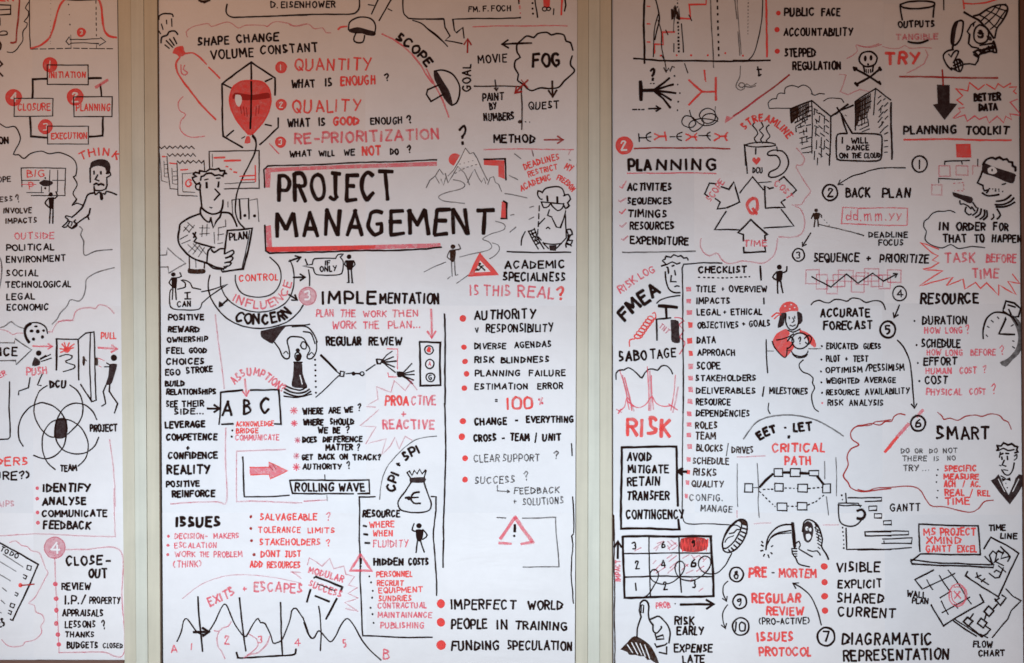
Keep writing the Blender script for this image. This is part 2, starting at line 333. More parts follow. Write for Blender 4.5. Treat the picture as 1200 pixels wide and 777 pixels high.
def draw(data):
    fr = F['PX']; cur = None
    def P(a): u, v = a.split(','); return fr[0] + float(u) / fr[2], fr[1] + float(v) / fr[2]
    for ln in data.strip().splitlines():
        ln = ln.strip()
        if not ln: continue
        if ln[0] == '@': fr = F[ln[1:].strip()]; continue
        if ln[0] == '=':
            if cur: cur.close()
            nm, _, lb = ln[1:].partition('|'); cur = Part(nm.strip(), lb.strip() or None); continue
        op, _, rest = ln.partition(' '); sc_ = fr[2]
        if op in 'tu':                       # t col w h u0 v0 u1 v1 TEXT      u col w h TEXT | path
            p = Part('lettering')
            if op == 't':
                col, wd, h, u0, v0, u1, v1, s = rest.split(' ', 7)
                base = [P(u0 + ',' + v0), P(u1 + ',' + v1)]
            else:
                col, wd, h, s = rest.split(' ', 3); s, _, pp = s.partition('|'); s = s.strip(); base = [P(a) for a in pp.split()]
            p.label = '%s lettering reading "%s"' % (INKNAME[col], s)
            text_on(p, base, float(h) / sc_, col, float(wd), s); p.close(); continue
        if op == 'T':                        # text that belongs to the drawing in hand
            col, wd, h, u0, v0, u1, v1, s = rest.split(' ', 7)
            text_on(cur, [P(u0 + ',' + v0), P(u1 + ',' + v1)], float(h) / sc_, col, float(wd), s); continue
        a = rest.split()
        if op in 'eo': a = rest.replace(',', ' ').split()
        if op == 'b':                        # bullets: b col r  x,y ...
            for q in a[2:]:
                p = Part('bullet'); x, y = P(q); r = float(a[1]) / sc_
                p.fill(ell(x, y, r * random.uniform(.85, 1.1), r * random.uniform(.9, 1.15), random.uniform(-30, 30), 14), a[0])
                p.ribbon(ell(x, y, r * .6, r * .6, 0, 8), a[0], r * .8, .05); p.close()
            continue
        if op == 'n':                        # numbered circle: n ringcol w digitcol cx cy r TEXT
            ring, wd, dc, cc, r, s = a; x, y = P(cc); r = float(r) / sc_; wd = float(wd)
            p = Part('number_circle', 'number %s in a %s circle' % (s, INKNAME[ring] if dc != 'w' else 'filled ' + INKNAME[ring]))
            if dc == 'w' :
                p.fill(ell(x, y, r, r * 1.04, 0, 26), ring); p.ribbon(ell(x, y, r * .97, r, 0, 26), ring, 1.6); wd = 1.7 if r < 9 else 2.6
            else: p.ribbon(ell(x, y, r * .97, r * 1.03, 0, 24, -70, 300), ring, float(wd), .3)
            hh = r * 1.05; wg = (.62 if s != '1' else .12) * hh * (1.6 if len(s) > 1 else 1) + wd * .8
            text_on(p, [(x - wg / 2 - .3, y + hh / 2), (x + wg / 2 + .3, y + hh / 2)], hh, dc, float(wd) * (.9 if dc != 'w' else .8), s); p.close(); continue
        col, wd = a[0], a[1]
        if op == 's': cur.ribbon(straight([P(q) for q in a[2:]]), col, float(wd))
        elif op == 'c': cur.ribbon(spline([P(q) for q in a[2:]]), col, float(wd), .15)
        elif op == 'd':                      # dashes: d col w dash gap pts
            pl = straight([P(q) for q in a[4:]], 1.0); on, off = float(a[2]), float(a[3]); run = 0; seg = []
            for i, q in enumerate(pl):
                if i: run += math.hypot(q[0] - pl[i - 1][0], q[1] - pl[i - 1][1])
                if run % (on + off) <= on: seg.append(q)
                elif seg: cur.ribbon(seg, col, float(wd), .1); seg = []
            if seg: cur.ribbon(seg, col, float(wd), .1)
        elif op == 'a' or op == 'A':         # arrow with a head (A: curved shaft): a col w headlen pts
            pp = [P(q) for q in a[3:]]; cur.ribbon(spline(pp) if op == 'A' else straight(pp), col, float(wd), .2); h = float(a[2])
            e, d = pp[-1], pp[-2]; an = math.atan2(e[1] - d[1], e[0] - d[0])
            cur.ribbon(straight([(e[0] - h * math.cos(an + sg * .55), e[1] - h * math.sin(an + sg * .55)) if sg else e for sg in (-1, 0, 1)]), col, float(wd), .1)
        elif op == 'f': cur.fill([P(q) for q in a[1:]], col)
        elif op == 'F': cur.fill(spline([P(q) for q in a[1:]] + [P(a[1])], 3)[:-1], col)
        elif op == 'o':                      # filled ellipse: o col cx cy rx ry
            x, y = P(a[1] + ',' + a[2]); cur.fill(ell(x, y, float(a[3]) / sc_, float(a[4]) / sc_, 0, 16), col)
        elif op == 'e':                      # ellipse outline: e col w cx cy rx ry ang
            x, y = P(a[2] + ',' + a[3]); cur.ribbon(ell(x, y, float(a[4]) / sc_, float(a[5]) / sc_, float(a[6]) if len(a) > 6 else 0, 24), col, float(wd))
        elif op == 'r':
            for q in a[2:]:
                x0, y0, x1, y1 = [float(t) for t in q.split(',')]; j = lambda: random.uniform(-.3, .3) * sc_
                cs = [(x0 + j(), y0 + j()), (x1 + j(), y0 + j()), (x1 + j(), y1 + j()), (x0 + j(), y1 + j()), (x0 + j(), y0 + j())]
                cur.ribbon(straight([P('%f,%f' % c_) for c_ in cs]), col, float(wd), .15)
        elif op == 'z' or op == 'Z':         # zigzag (Z: scalloped): z col w n amp p0 p1
            n = int(a[2]); am = float(a[3]) / sc_; p0, p1 = P(a[4]), P(a[5]); dx, dy = p1[0] - p0[0], p1[1] - p0[1]; l = math.hypot(dx, dy); pl = []
            for i in range(n + 1):
                o = (am if i % 2 else -am) * random.uniform(.75, 1.15); t = (i + random.uniform(-.15, .15)) / n
                pl.append((p0[0] + dx * t - dy / l * o, p0[1] + dy * t + dx / l * o))
            cur.ribbon(spline(pl, 2) if op == 'Z' else straight(pl), col, float(wd), .1)
        elif op == 'x':                      # short separate ticks: x col w x0,y0,x1,y1 ...
            for q in a[2:]:
                x0, y0, x1, y1 = [float(t) for t in q.split(',')]; cur.ribbon(straight([P('%f,%f' % (x0, y0)), P('%f,%f' % (x1, y1))]), col, float(wd), .1)
        elif op == 'l':                      # coil: l col w n r p0 p1
            n = int(a[2]); r = float(a[3]) / sc_; p0, p1 = P(a[4]), P(a[5]); pl = []
            for i in range(n * 10 + 1):
                t = i / (n * 10); th = t * n * 2 * math.pi; pl.append((lerp(p0[0], p1[0], t) + r * math.cos(th), lerp(p0[1], p1[1], t) + r * .8 * math.sin(th)))
            cur.ribbon(pl, col, float(wd), .1)
        else: raise ValueError('op ' + ln)
    if cur: cur.close()
draw('''
@L0
= graph_drawing | bell curve graph in red over thin black axes
s k 1.4 242,-10 246,200 254,402
d k 1.3 9 .8 255,408 600,400 935,405
c r 3 256,402 330,380 400,325 435,255 470,130 500,45 545,-12
s b 2.4 540,-4 660,0 810,-6
c r 3.2 812,-12 838,50 850,170 868,255 905,298 966,312
d g 1 1 2.4 420,0 418,380
d b 1.6 1.6 10 568,35 582,215
d b 1.3 4 2.4 796,8 800,300
s k 1.2 545,345 575,302 583,326 700,328 828,322 832,312 874,345 822,377 820,362 700,356 590,360 572,375 545,345
x g 1 588,290,590,400 803,370,800,400
n r 1 w 675,270 34 3
= bracket_drawing
c R 2.6 162,-10 155,130 140,270 133,350 90,355
s k 1.8 0,40 92,42 90,120 0,122
s k 1.6 0,80 90,78
c k 1.4 242,15 210,68 238,95 232,140 203,180 226,190 222,225 192,262 190,335 160,380 140,408 105,435 60,430
c b 1.8 -4,270 20,258 55,262 60,285 20,292 -4,290
c b 2.6 -4,345 10,370 5,410 -6,415
s b 2.4 -6,500 22,532 -6,560
s b 2.4 -6,600 24,632
x r 2.2 0,5,45,8 60,-5,70,10 100,-8,112,8
x b 2 0,150,2,210
@A1
= flow_box_drawing | four boxes joined by thick black connectors in a loop
r k 1.6 216,296,402,386
r k 1.4 66,448,242,530
r k 1.6 337,442,511,531
r k 1.4 218,574,403,657
s k 3 215,360 150,362 148,448
s k 3 404,356 462,355
s k 2.4 458,385 465,440
s k 3 138,532 141,622 217,626
s k 3 405,622 468,618 470,536
s p 4.5 437,397 490,364
t r 2.2 26 222 355 394 353 INITIATION
t r 2 30 80 504 233 502 CLOSURE
t r 2 30 345 505 506 504 PLANNING
t r 2.2 26 232 633 400 630 EXECUTION
n r 1 w 228,295 33 1
n r 1 w 63,445 36 4
n r 1 w 343,443 37 2
n r 1 w 208,578 32 3
t k 2.6 30 -8 655 45 652 ON
= cloud_drawing
c k 1.7 0,562 30,580 70,578 92,620 88,650 62,703 85,705 110,722 140,700 190,688 225,700 275,695 330,720 350,755 345,800 335,805 352,840 333,880 350,910 337,925
@A2
c k 1.7 350,205 328,237 350,226 378,236
u r 2.6 33 THINK | 366,32 400,18 450,9 500,12 535,32
= thinking_man_drawing | man with a moustache and collar resting on his hand
F n 412,72 414,42 450,26 490,32 504,60 498,92 486,92 480,66 450,56 425,62
s k 2.4 412,66 413,132
c k 2.2 485,92 497,82 504,98 488,108
s k 2.2 488,108 488,145 482,160
x k 2.8 429,80,430,94 460,82,461,94
s k 2.2 447,98 435,118 452,124
c k 2.8 428,142 440,136 450,142 462,138 474,144
c k 2.2 430,150 433,166 460,168 485,160
c k 2.4 430,166 436,188 445,180 458,178 460,208 468,206 466,182 478,186 486,172
c k 2.4 490,172 510,178 532,188
c k 2.6 432,178 400,188 385,225 368,255 328,292
c k 2.4 412,250 405,280 385,295 350,320 330,340
s k 2.2 400,280 406,300
c k 2 330,290 302,283 300,292 312,302 300,320 286,333 302,334 320,308
c k 2.4 345,302 338,310 352,325 328,342 312,330
c k 1.6 312,308 330,312 325,330
= whiteboard_drawing | little figure drawn in front of a board marked BIG P
s k 1.5 100,152 97,66 300,67 297,192 143,190
x k 1.2 122,178,200,178 98,122,180,122 228,75,225,175 264,75,262,175 190,150,190,178 240,122,294,122
T r 1.8 30 122 107 208 105 BIG
T r 1.8 30 132 163 158 160 P
F n 178,133 195,122 205,120 235,125 242,136 225,148 195,148
o n 207 112 4 4
o n 207 158 5 5
s p 1.4 98,140 165,142
o k 232 186 10 10
f k 222,200 247,198 245,252 226,252
c k 2 224,202 206,225 226,246
c k 2 246,206 262,194 256,174
x k 2.2 230,252,226,318 242,252,242,318
t b 2 22 -12 130 53 127 OPE
t b 1.8 22 -2 220 62 218 ESS
t b 1.8 34 78 224 95 218 ?
t b 2.2 22 15 271 148 270 INVOLVE
t b 2.2 22 25 318 172 315 IMPACTS
t p 2.2 28 65 390 250 388 OUTSIDE
t k 2.4 26 28 442 250 438 POLITICAL
t k 2.4 27 27 498 303 488 ENVIRONMENT
t k 2.2 26 27 558 178 556 SOCIAL
t k 2.4 26 25 610 327 606 TECHNOLOGICAL
t k 2.4 26 28 665 163 662 LEGAL
t k 2.4 26 30 714 225 712 ECONOMIC
= cloud_edge_drawing
c g 1.8 363,332 376,345 368,370 382,400 380,432 388,464 440,444 512,437
c g 1.8 522,520 460,535 415,555 393,575 390,612 380,652 360,672 340,668 320,667 308,692 275,728 262,752 238,777
c q 1.8 265,765 300,760 330,757 345,720 372,705 410,702 437,706 448,690 475,692 500,706 520,728
c g 2 -2,470 8,500 8,560 -2,615
@L3
= ball_drawing
c g 1.6 -4,245 30,236 55,215 75,205 100,225 130,240 157,248
c q 1.4 -4,256 40,262 62,275 85,290 110,279 150,280
c q 1.6 315,270 340,271 350,245 375,212 420,195 477,196
c k 4.2 190,340 168,305 162,265 175,235 200,218
c k 2 178,232 205,213 240,211 275,222 300,245 310,283
o k 207 266 13 10
o k 247 269 13 13
o k 285 263 9 9
o k 235 236 12 7
o k 219 319 11 11
o k 277 305 10 12
= arrow_drawing
s g 1.8 -4,344 96,344 98,313 150,350 206,388 150,440 106,486 103,459 -4,461
= arrow_drawing
a p 2.4 6 215,363 342,367
t k 2.6 52 -30 427 117 424 NCE
= pushing_figure_drawing | stick figure pushing towards the door
o k 253 410 18 18
F n 226,434 262,460 256,488 210,492
x k 1.7 262,450,330,418 270,464,335,442 262,445,300,425
s k 1.9 195,568 186,635 125,658 122,682
s k 1.9 275,545 243,618 270,622
u p 2.4 46 PUSH | 170,552 235,552 315,540
= door_drawing | open door with a red sun and a winding road behind it
s k 2.8 370,520 368,315
s k 2 368,316 508,320
s k 2.2 508,320 512,450 515,585
s k 2 508,320 560,280 612,273 620,500 625,715 600,725 560,665 526,612
s k 1.8 588,275 586,500 592,715
c k 1.7 390,432 430,420 470,428 460,448 428,462 445,475 487,488 480,510 412,530
F b 540,430 552,434 555,460 550,490 540,488 537,460
s b 1.4 555,450 566,460
= sun_drawing | small red sun with rays
o r 435 388 22 20
x r 2.2 435,388,405,350 435,388,420,340 435,388,450,342 435,388,485,350 435,388,390,380 435,388,395,405 435,388,480,375
t r 2.2 38 655 317 760 314 PULL
= arrow_drawing
a p 3 8 640,375 764,383
s b 4 630,445 632,485
= pulling_figure_drawing | stick figure pulling the door handle
o k 742 440 20 21
F n 712,482 760,480 752,530 735,585 722,612 690,612 705,560
x k 1.8 695,474,720,490 680,498,718,498
x p 1.3 640,442,682,458 645,492,660,500
s k 2 694,612 672,660 688,738 662,752
s k 2 716,612 712,658 768,738 745,800
@L2
= ring_drawing | four overlapping circles with a black filled centre
c k 1.8 308,-44 262,-12 232,50 221,120 235,180 275,245 325,285 362,290
c k 2 455,-50 505,-10 532,45 540,110 530,165 500,215 440,272
c k 2 152,350 128,310 121,240 140,165 190,100 250,70 290,67 350,90 400,135 430,200 430,290 415,350 375,400 320,428 265,425 220,407
c k 2 632,177 605,125 560,85 500,70 440,85 395,128 368,190 360,260 372,320 410,370 470,396 540,397 595,370 625,335 643,290
c k 1.8 360,502 305,450 278,375 278,290 305,225 350,185 400,176 460,182 520,220 560,280 576,345 565,410 540,450 508,478
F n 362,180 385,166 428,168 438,200 441,250 425,292 385,300 355,292 353,240
@L3
t k 3 42 322 636 437 632 DCU
@L2
t k 2.6 42 583 254 768 250 PROJECT
t k 2.6 38 388 512 505 508 TEAM
= box_drawing
s k 2 62,-70 62,100 66,290 52,302 -4,306
= box_drawing
s q 1.5 715,303 735,450 745,600 752,740
@A4
s q 1.5 478,45 485,247 430,245 300,240 150,235 -4,242
@L2
t r 2.6 50 -35 474 188 472 DERS
t k 2.6 48 -42 568 200 560 URE?)
t q 2.2 34 -20 745 100 738 AIPS
@L3
t p 2.2 30 -10 575 52 548 ER
@L2
t k 3.2 48 278 645 595 642 IDENTIFY
t k 3.2 46 272 730 568 726 ANALYSE
@A4
t k 2.8 26 175 163 453 161 COMMUNICATE
t k 3 30 180 213 383 214 FEEDBACK
b p 8 157,43 157,87 158,145 160,188
@L1
= clipboard_drawing | tilted to-do list with tick boxes and a red pen
s k 2.4 -4,76 100,132 222,205 150,370 75,530 62,524
T k 1.8 26 -2 122 103 172 TO DO
x g 1.4 20,145,135,220 0,188,95,245 0,262,62,300 15,340,40,360 8,412,30,432 0,480,10,486
s k 1.5 160,210 182,215 178,238 158,232 160,210
s k 1.5 138,262 158,272 150,290 136,282
s k 1.5 92,365 108,375 100,390 86,382
s k 1.5 65,428 88,436 80,456 60,448 65,428
s k 1.5 52,470 70,478 64,496 48,488
s R 2 125,325 200,318
o r 120 325 12 13
t k 2.4 44 -6 572 36 560 ES
= cloud_drawing
c q 1.5 55,78 90,68 128,95 160,102 182,125 228,138 248,178 265,225 280,252 262,290 225,360 200,400 168,430 200,442 210,480 245,495 258,530 240,562 243,600 205,640 145,655 135,672 80,682 40,670 10,640
= box_drawing
c q 1.8 385,118 500,118 700,127 708,400 719,722 600,712 500,712 345,716
s q 1.6 320,168 328,400 345,716
n q 1 w 320,107 62 4
t k 3 50 380 208 650 204 CLOSE -
t k 3 48 510 280 628 278 OUT
t k 2.4 38 357 350 528 350 REVIEW
t k 2.6 48 375 436 500 434 I.P./
t k 2.2 36 515 430 702 432 PROPERTY
t k 2.4 36 360 503 603 505 APPRAISALS
t k 2.4 36 375 570 560 570 LESSONS
t k 2 48 596 580 618 575 ?
t k 2.4 30 374 625 552 625 THANKS
t k 2.4 34 387 690 572 688 BUDGETS
t k 2 26 597 688 715 688 CLOSED
b p 14 322,318 327,403 328,470 327,547 337,611 342,668
''')
draw('''
@B1
= chef_hat_drawing
c k 2 28,100 30,82 50,70 70,70 95,72 100,85
x k 1.6 92,95,94,135 66,102,68,122 40,122,48,150 27,157,36,172
c k 2.4 38,218 42,190 70,178 80,162 108,158 122,175
x k 2 58,228,80,246 65,206,98,240 82,198,105,230 102,190,118,222
= red_stylus_drawing | long red outline with a filled knot
F r 97,270 108,243 148,233 155,255 162,275 132,290 120,278
c r 2.8 133,290 115,320 120,360 145,405 190,465 240,530 315,605
c r 2.6 160,272 200,270 235,292 268,325
s r 2.4 280,340 335,397
c p 1.8 138,328 142,370 160,380 172,368 150,352 158,330
= curve_drawing
c p 1.6 150,490 126,518 132,560 162,580 138,615 138,660 175,690 215,695 260,690
x b 3 230,2,260,12 240,10,275,4 255,14,285,2
= box_drawing
c k 2 373,22 368,60 390,85 450,88 600,82 777,77
@B2
c k 2 -2,77 150,74 300,72 335,62 350,35 350,-8
@PX
t k 2 7 317 9.5 393.5 8.5 D. EISENHOWER
@B1
= cloud_drawing
c q 1.6 172,188 166,162 200,135 278,120 292,136 370,112 405,125 430,142 470,128 560,130 575,135 615,110 680,118 720,134 777,122
@B2
c q 1.6 -2,124 20,132 90,122 122,146 165,143 180,165 206,167
@B1
t k 2.6 38 222 234 386 222 SHAPE
t k 2.6 38 420 218 636 206 CHANGE
t k 2.6 42 288 300 510 285 VOLUME
@PX
t k 2.6 9.5 305 64 373.5 60 CONSTANT
@B1
= crystal_drawing | six-sided black outline around the balloon
s k 2.6 450,748 352,690 345,425 495,315 615,395 613,482
s k 2.4 632,597 632,645 537,732
x k 2.4 350,425,393,446 565,412,600,396 405,660,370,690 565,630,597,636
= balloon_drawing | red filled balloon on a long black string
F r 490,408 550,415 585,450 594,510 580,570 545,630 500,680 478,680 430,620 395,560 384,505 400,445 440,415
F R 400,500 480,508 590,495 580,470 500,480 410,470
F r 470,690 486,690 490,722 460,725
F w 415,480 440,482 448,510 435,540 420,530 412,505
c r 2.2 480,680 430,622 395,560 384,505 400,445 440,415 490,408 550,415 585,450 594,510 580,570 545,630 500,680
x R 1.2 440,540,445,575 455,540,462,585 470,545,474,590 520,540,518,585 535,535,532,575
s k 2.6 495,315 494,480 490,652
c k 2 498,680 515,700 520,735 512,777
s k 1.6 445,700 462,690
@B4
c k 2.2 562,-2 582,35 575,95 545,160 510,230 478,310 466,380 468,440 488,490 518,522
@B1
n r 1 w 645,342 28 1
n r 1 w 645,530 27 2
n r 1 w 642,720 27 3
s p 2 585,728 635,777
@B2
t r 2.6 58 22 358 414 352 QUANTITY
@PX
t k 2.6 9 341 103 370 102 WHAT
t k 2.6 9 381 101.5 390 101 IS
@B2
t r 2.8 42 252 432 437 425 ENOUGH
t k 2.4 36 478 412 505 408 ?
t r 2.6 58 10 570 362 562 QUALITY
@PX
t k 2.6 9 336.5 149 364 148 WHAT
t k 2.6 9 373 147.5 382 147 IS
@B2
t r 3.2 38 215 634 352 630 GOOD
t k 2.4 32 405 630 572 625 ENOUGH
t k 2.4 40 597 628 622 620 ?
t p 3.2 50 20 728 762 703 RE-PRIORITIZATION
@B5
t k 2.4 28 80 104 200 98 WHAT
t k 2.4 26 230 100 315 98 WILL
t k 2.4 28 355 97 417 94 WE
t r 3.2 42 448 96 548 92 NOT
t k 2.6 28 590 90 638 90 DO
t k 2.4 36 680 85 704 82 ?
@B2
= mushroom_drawing | mushroom cap with black gills on the red arc
F n 295,150 340,138 390,150 432,163 425,182 385,178 365,170 330,170 300,162
c k 2.2 295,152 300,115 335,92 380,88 418,103 433,138 426,178
c k 2.2 335,165 322,200 335,215 368,214 378,180
= arc_drawing | red arc with two mushrooms under the word SCOPE
c r 2.6 243,150 255,138 288,134
c p 2.6 465,172 530,205 600,260 660,330 690,380 722,422
x k 2 447,-4,412,72 512,-4,450,105
x k 1.6 395,24,425,28 495,45,516,55
= box_drawing
c k 2 570,-8 572,60 590,85 620,96 777,95
c k 1.8 620,103 665,120 710,160 777,215
@B3
s k 2 -2,87 80,88 84,125 106,165 84,185 162,200
s k 2 428,82 118,88 125,138 135,150 165,125 172,174
c k 1.8 -2,125 50,165 95,213
c p 2.6 -2,315 30,375 70,450 100,534
@B2
u k 3.4 42 SCOPE | 530,198 590,238 645,285 695,342
@B3
= mushroom_drawing | mushroom lying on its side with black gills
F n 32,325 45,322 75,370 105,420 118,478 105,478 80,450 58,405 35,360
c k 2.4 35,325 75,320 120,340 148,385 150,430 135,470 112,480
s k 2.4 62,384 5,410 0,430 20,462 80,428
u k 2.4 36 GOAL | 200,418 199,290
= arrow_drawing
a R 2.4 8 185,240 187,178
t k 2.2 36 232 288 368 282 MOVIE
= arrow_drawing
s b 3 390,200 478,198
a k 2.6 9 440,198 342,202
= fog_cloud_drawing
c k 2.4 665,230 655,195 635,188 625,160 590,153 568,160 545,148 505,155 488,172 455,165 430,185 410,205 412,240 425,262 405,275 400,305 418,340 414,365 440,385 460,405 480,414 515,402 560,404 600,398 630,365 672,325 657,300 655,280 663,255
t k 3.8 56 480 308 614 300 FOG
= cross_axis_drawing
s b 2 216,392 350,394 430,395
s b 2.2 432,395 434,490 432,590
a b 2 4 312,365 318,414
a R 3 8 460,365 402,425
s R 1.8 430,365 460,400
a b 3 9 572,370 574,442
o b 425 555 10 8
d k 1.6 1.5 3 448,555 480,558
t k 2.4 32 252 460 355 454 PAINT
t k 2.4 30 285 500 322 496 BY
t k 2.4 32 258 552 402 545 NUMBERS
t k 2.2 32 462 497 605 494 QUEST
t k 2.8 34 303 650 497 650 METHOD
= arrow_drawing
a R 2.6 8 535,637 622,637
= underline_drawing
s p 1.8 210,122 420,118 640,118
s p 1.8 260,682 460,678 668,682
x q 1.6 478,682,485,712 655,682,645,705
t k 3.4 80 142 655 182 655 ?
t k 2 24 188 54 388 50 FM. F. FOCH
= chart_fragment_drawing
f r 530,-4 562,-4 560,36 532,36
e k 1.8 537 42 9 8
e k 1.8 555 42 9 8
s k 2 493,-4 505,80
o k 482 15 5 5
o k 482 40 5 5
o k 484 63 5 5
s k 1.8 580,40 578,68
s r 3 618,-4 613,68
s k 2.2 630,-4 634,25 628,52
d p 2.4 4 4 420,-4 426,60
x k 2 418,-5,420,18 426,78,424,84
@PX
= title_frame | red and black bracketed frame around the main title
f p 311,197 340,196 400,193.5 512,189.5 512,194.5 400,198 340,200.5 317.5,202 316.5,220 311,220
f r 567,187.5 591,188 591.5,210 584,207 584,194.5 567,193.5
f r 588,236 593.5,238 593,256 587,255
f p 311.5,265 317.5,264 319,290 400,288 516,285 517,290 400,293.5 313,295.5
f r 312,289.5 400,288 440,287.5 440,291 400,293.5 313,295.5
s k 2.2 310,220 309.2,199 314,194.5 340,194.2 400,191.5 459,189.5 512,187.6
s k 2.4 567,186.5 592,186.2 592.6,211
s k 2.4 590,235.5 594.2,238 594,256.5 587,256
s k 2.6 310.5,264 311.8,294 316,296.6 340,296.4 400,294.4 459,293.4 500,292 517.5,289.7
t k 5.6 30 324 236 464 233 PROJECT
t k 5.6 28 324 276 578 273 MANAGEMENT
@B6
= mountain_drawing | pencilled mountain range with a red sun behind the peak
o r 160 100 28 27
F w 205,50 232,80 255,98 270,130 200,130 150,150 165,110
s g 1.4 35,222 50,190 75,170 92,140 110,165 118,160 130,200 150,170 172,130 200,160 215,190 222,210
s g 1.2 75,175 92,205 98,185 110,212 120,180
s g 1.4 130,172 155,145 180,100 205,50 225,75 240,70 256,96 270,130 290,170 302,190
s g 1.2 212,200 232,160 245,142 262,178 275,200 285,180 292,205
s g 1.3 302,208 312,180 326,175 335,200 348,208 362,238
d g 1.2 3 2 160,160 200,138 258,120
d g 1.1 2 3 180,120 250,102
c g 1.4 152,188 185,195 203,210 185,228 120,245 88,262 110,280 160,286 202,290
x g 1.6 418,75,446,96 495,62,500,85 655,100,660,104 395,170,432,187 483,308,502,303 480,360,502,349 400,342,416,338 398,415,424,393
s g 1.6 375,247 430,257 472,268
u r 2.2 25 DEADLINES | 460,146 540,117 616,98
u r 2 22 RESTRICT | 478,177 540,157 608,141
u r 2.2 26 MY | 630,138 665,156
u r 2.2 24 ACADEMIC | 445,238 510,208 580,186
u r 2 22 FREEDOM | 598,186 635,205 668,242
= bald_man_drawing | bald bearded man in glasses with a bow tie
c k 2.2 538,245 555,225 600,218 625,228 636,258
c k 2.2 535,240 520,236 518,256 530,272 538,272
c k 2 535,285 545,308 565,303 575,288 580,300 605,322 625,312 632,290
s k 2 532,284 632,292
x k 3 559,258,561,280 603,262,604,286
c k 2.4 630,258 650,252 660,272 648,288 655,300 640,312 632,300
s k 2.2 570,318 562,342 580,350
s k 2 550,355 524,380
d k 2 7 2 526,300 521,380 518,432 545,462
s k 2 580,355 600,392 616,396 630,355 640,320 640,380 642,440 620,462
c k 2.2 555,399 563,393 572,400
c k 2 540,462 580,468 622,464
f n 568,472 600,470 598,496 570,494
s k 2 545,465 566,486
s k 2 620,465 600,486
s k 2 476,410 522,488
s k 2 504,398 518,440 545,488
x k 2 478,412,505,402 485,425,512,415 492,440,518,430 500,455,522,445 508,470,530,460 488,408,500,425 495,425,512,442 505,445,522,462
c k 2 465,412 450,440 446,472
c k 2.4 642,405 660,402 668,425 650,430 655,452 668,450 660,470 640,465 642,480
x k 2 645,410,655,440 650,440,640,470 660,430,648,455 645,460,665,475
s k 2.2 385,500 500,502 662,502
t k 2.8 32 373 573 640 570 ACADEMIC
t k 2.8 34 365 624 642 628 SPECIALNESS
t p 2.6 44 222 688 405 692 IS THIS
t p 2.8 46 430 694 590 702 REAL
t r 3.6 56 600 708 636 708 ?
= road_figure_drawing | stick figure scratching its head beside the winding road
c g 1.4 25,587 70,565 120,545
c g 1.4 180,522 240,508 300,495 320,478 305,455 280,445 310,425 350,412 375,400 372,380 335,368
c g 1.4 322,462 345,470 352,490 335,515 310,530
s g 1.4 220,600 168,638
o b 151 478 11 10
F b 138,492 162,490 162,520 158,542 142,542 138,520
c b 1.8 138,495 127,522 142,535
c b 1.8 162,492 184,487 176,467
s g 1.8 144,542 146,606
s g 1.8 157,542 162,602 172,598
s g 1.4 140,608 128,618
= roadworks_sign_drawing | red triangle sign with a small black figure
f r 268,507 346,598 218,606
f w 269,538 314,586 246,590
s r 2.2 268,507 346,598 218,606 268,507
o k 268 552 6 5
s k 2 262,558 278,568 290,580
s k 1.8 278,560 262,580
F b 244,582 256,570 265,582
x b 1.4 285,560,272,566
@PX
''')
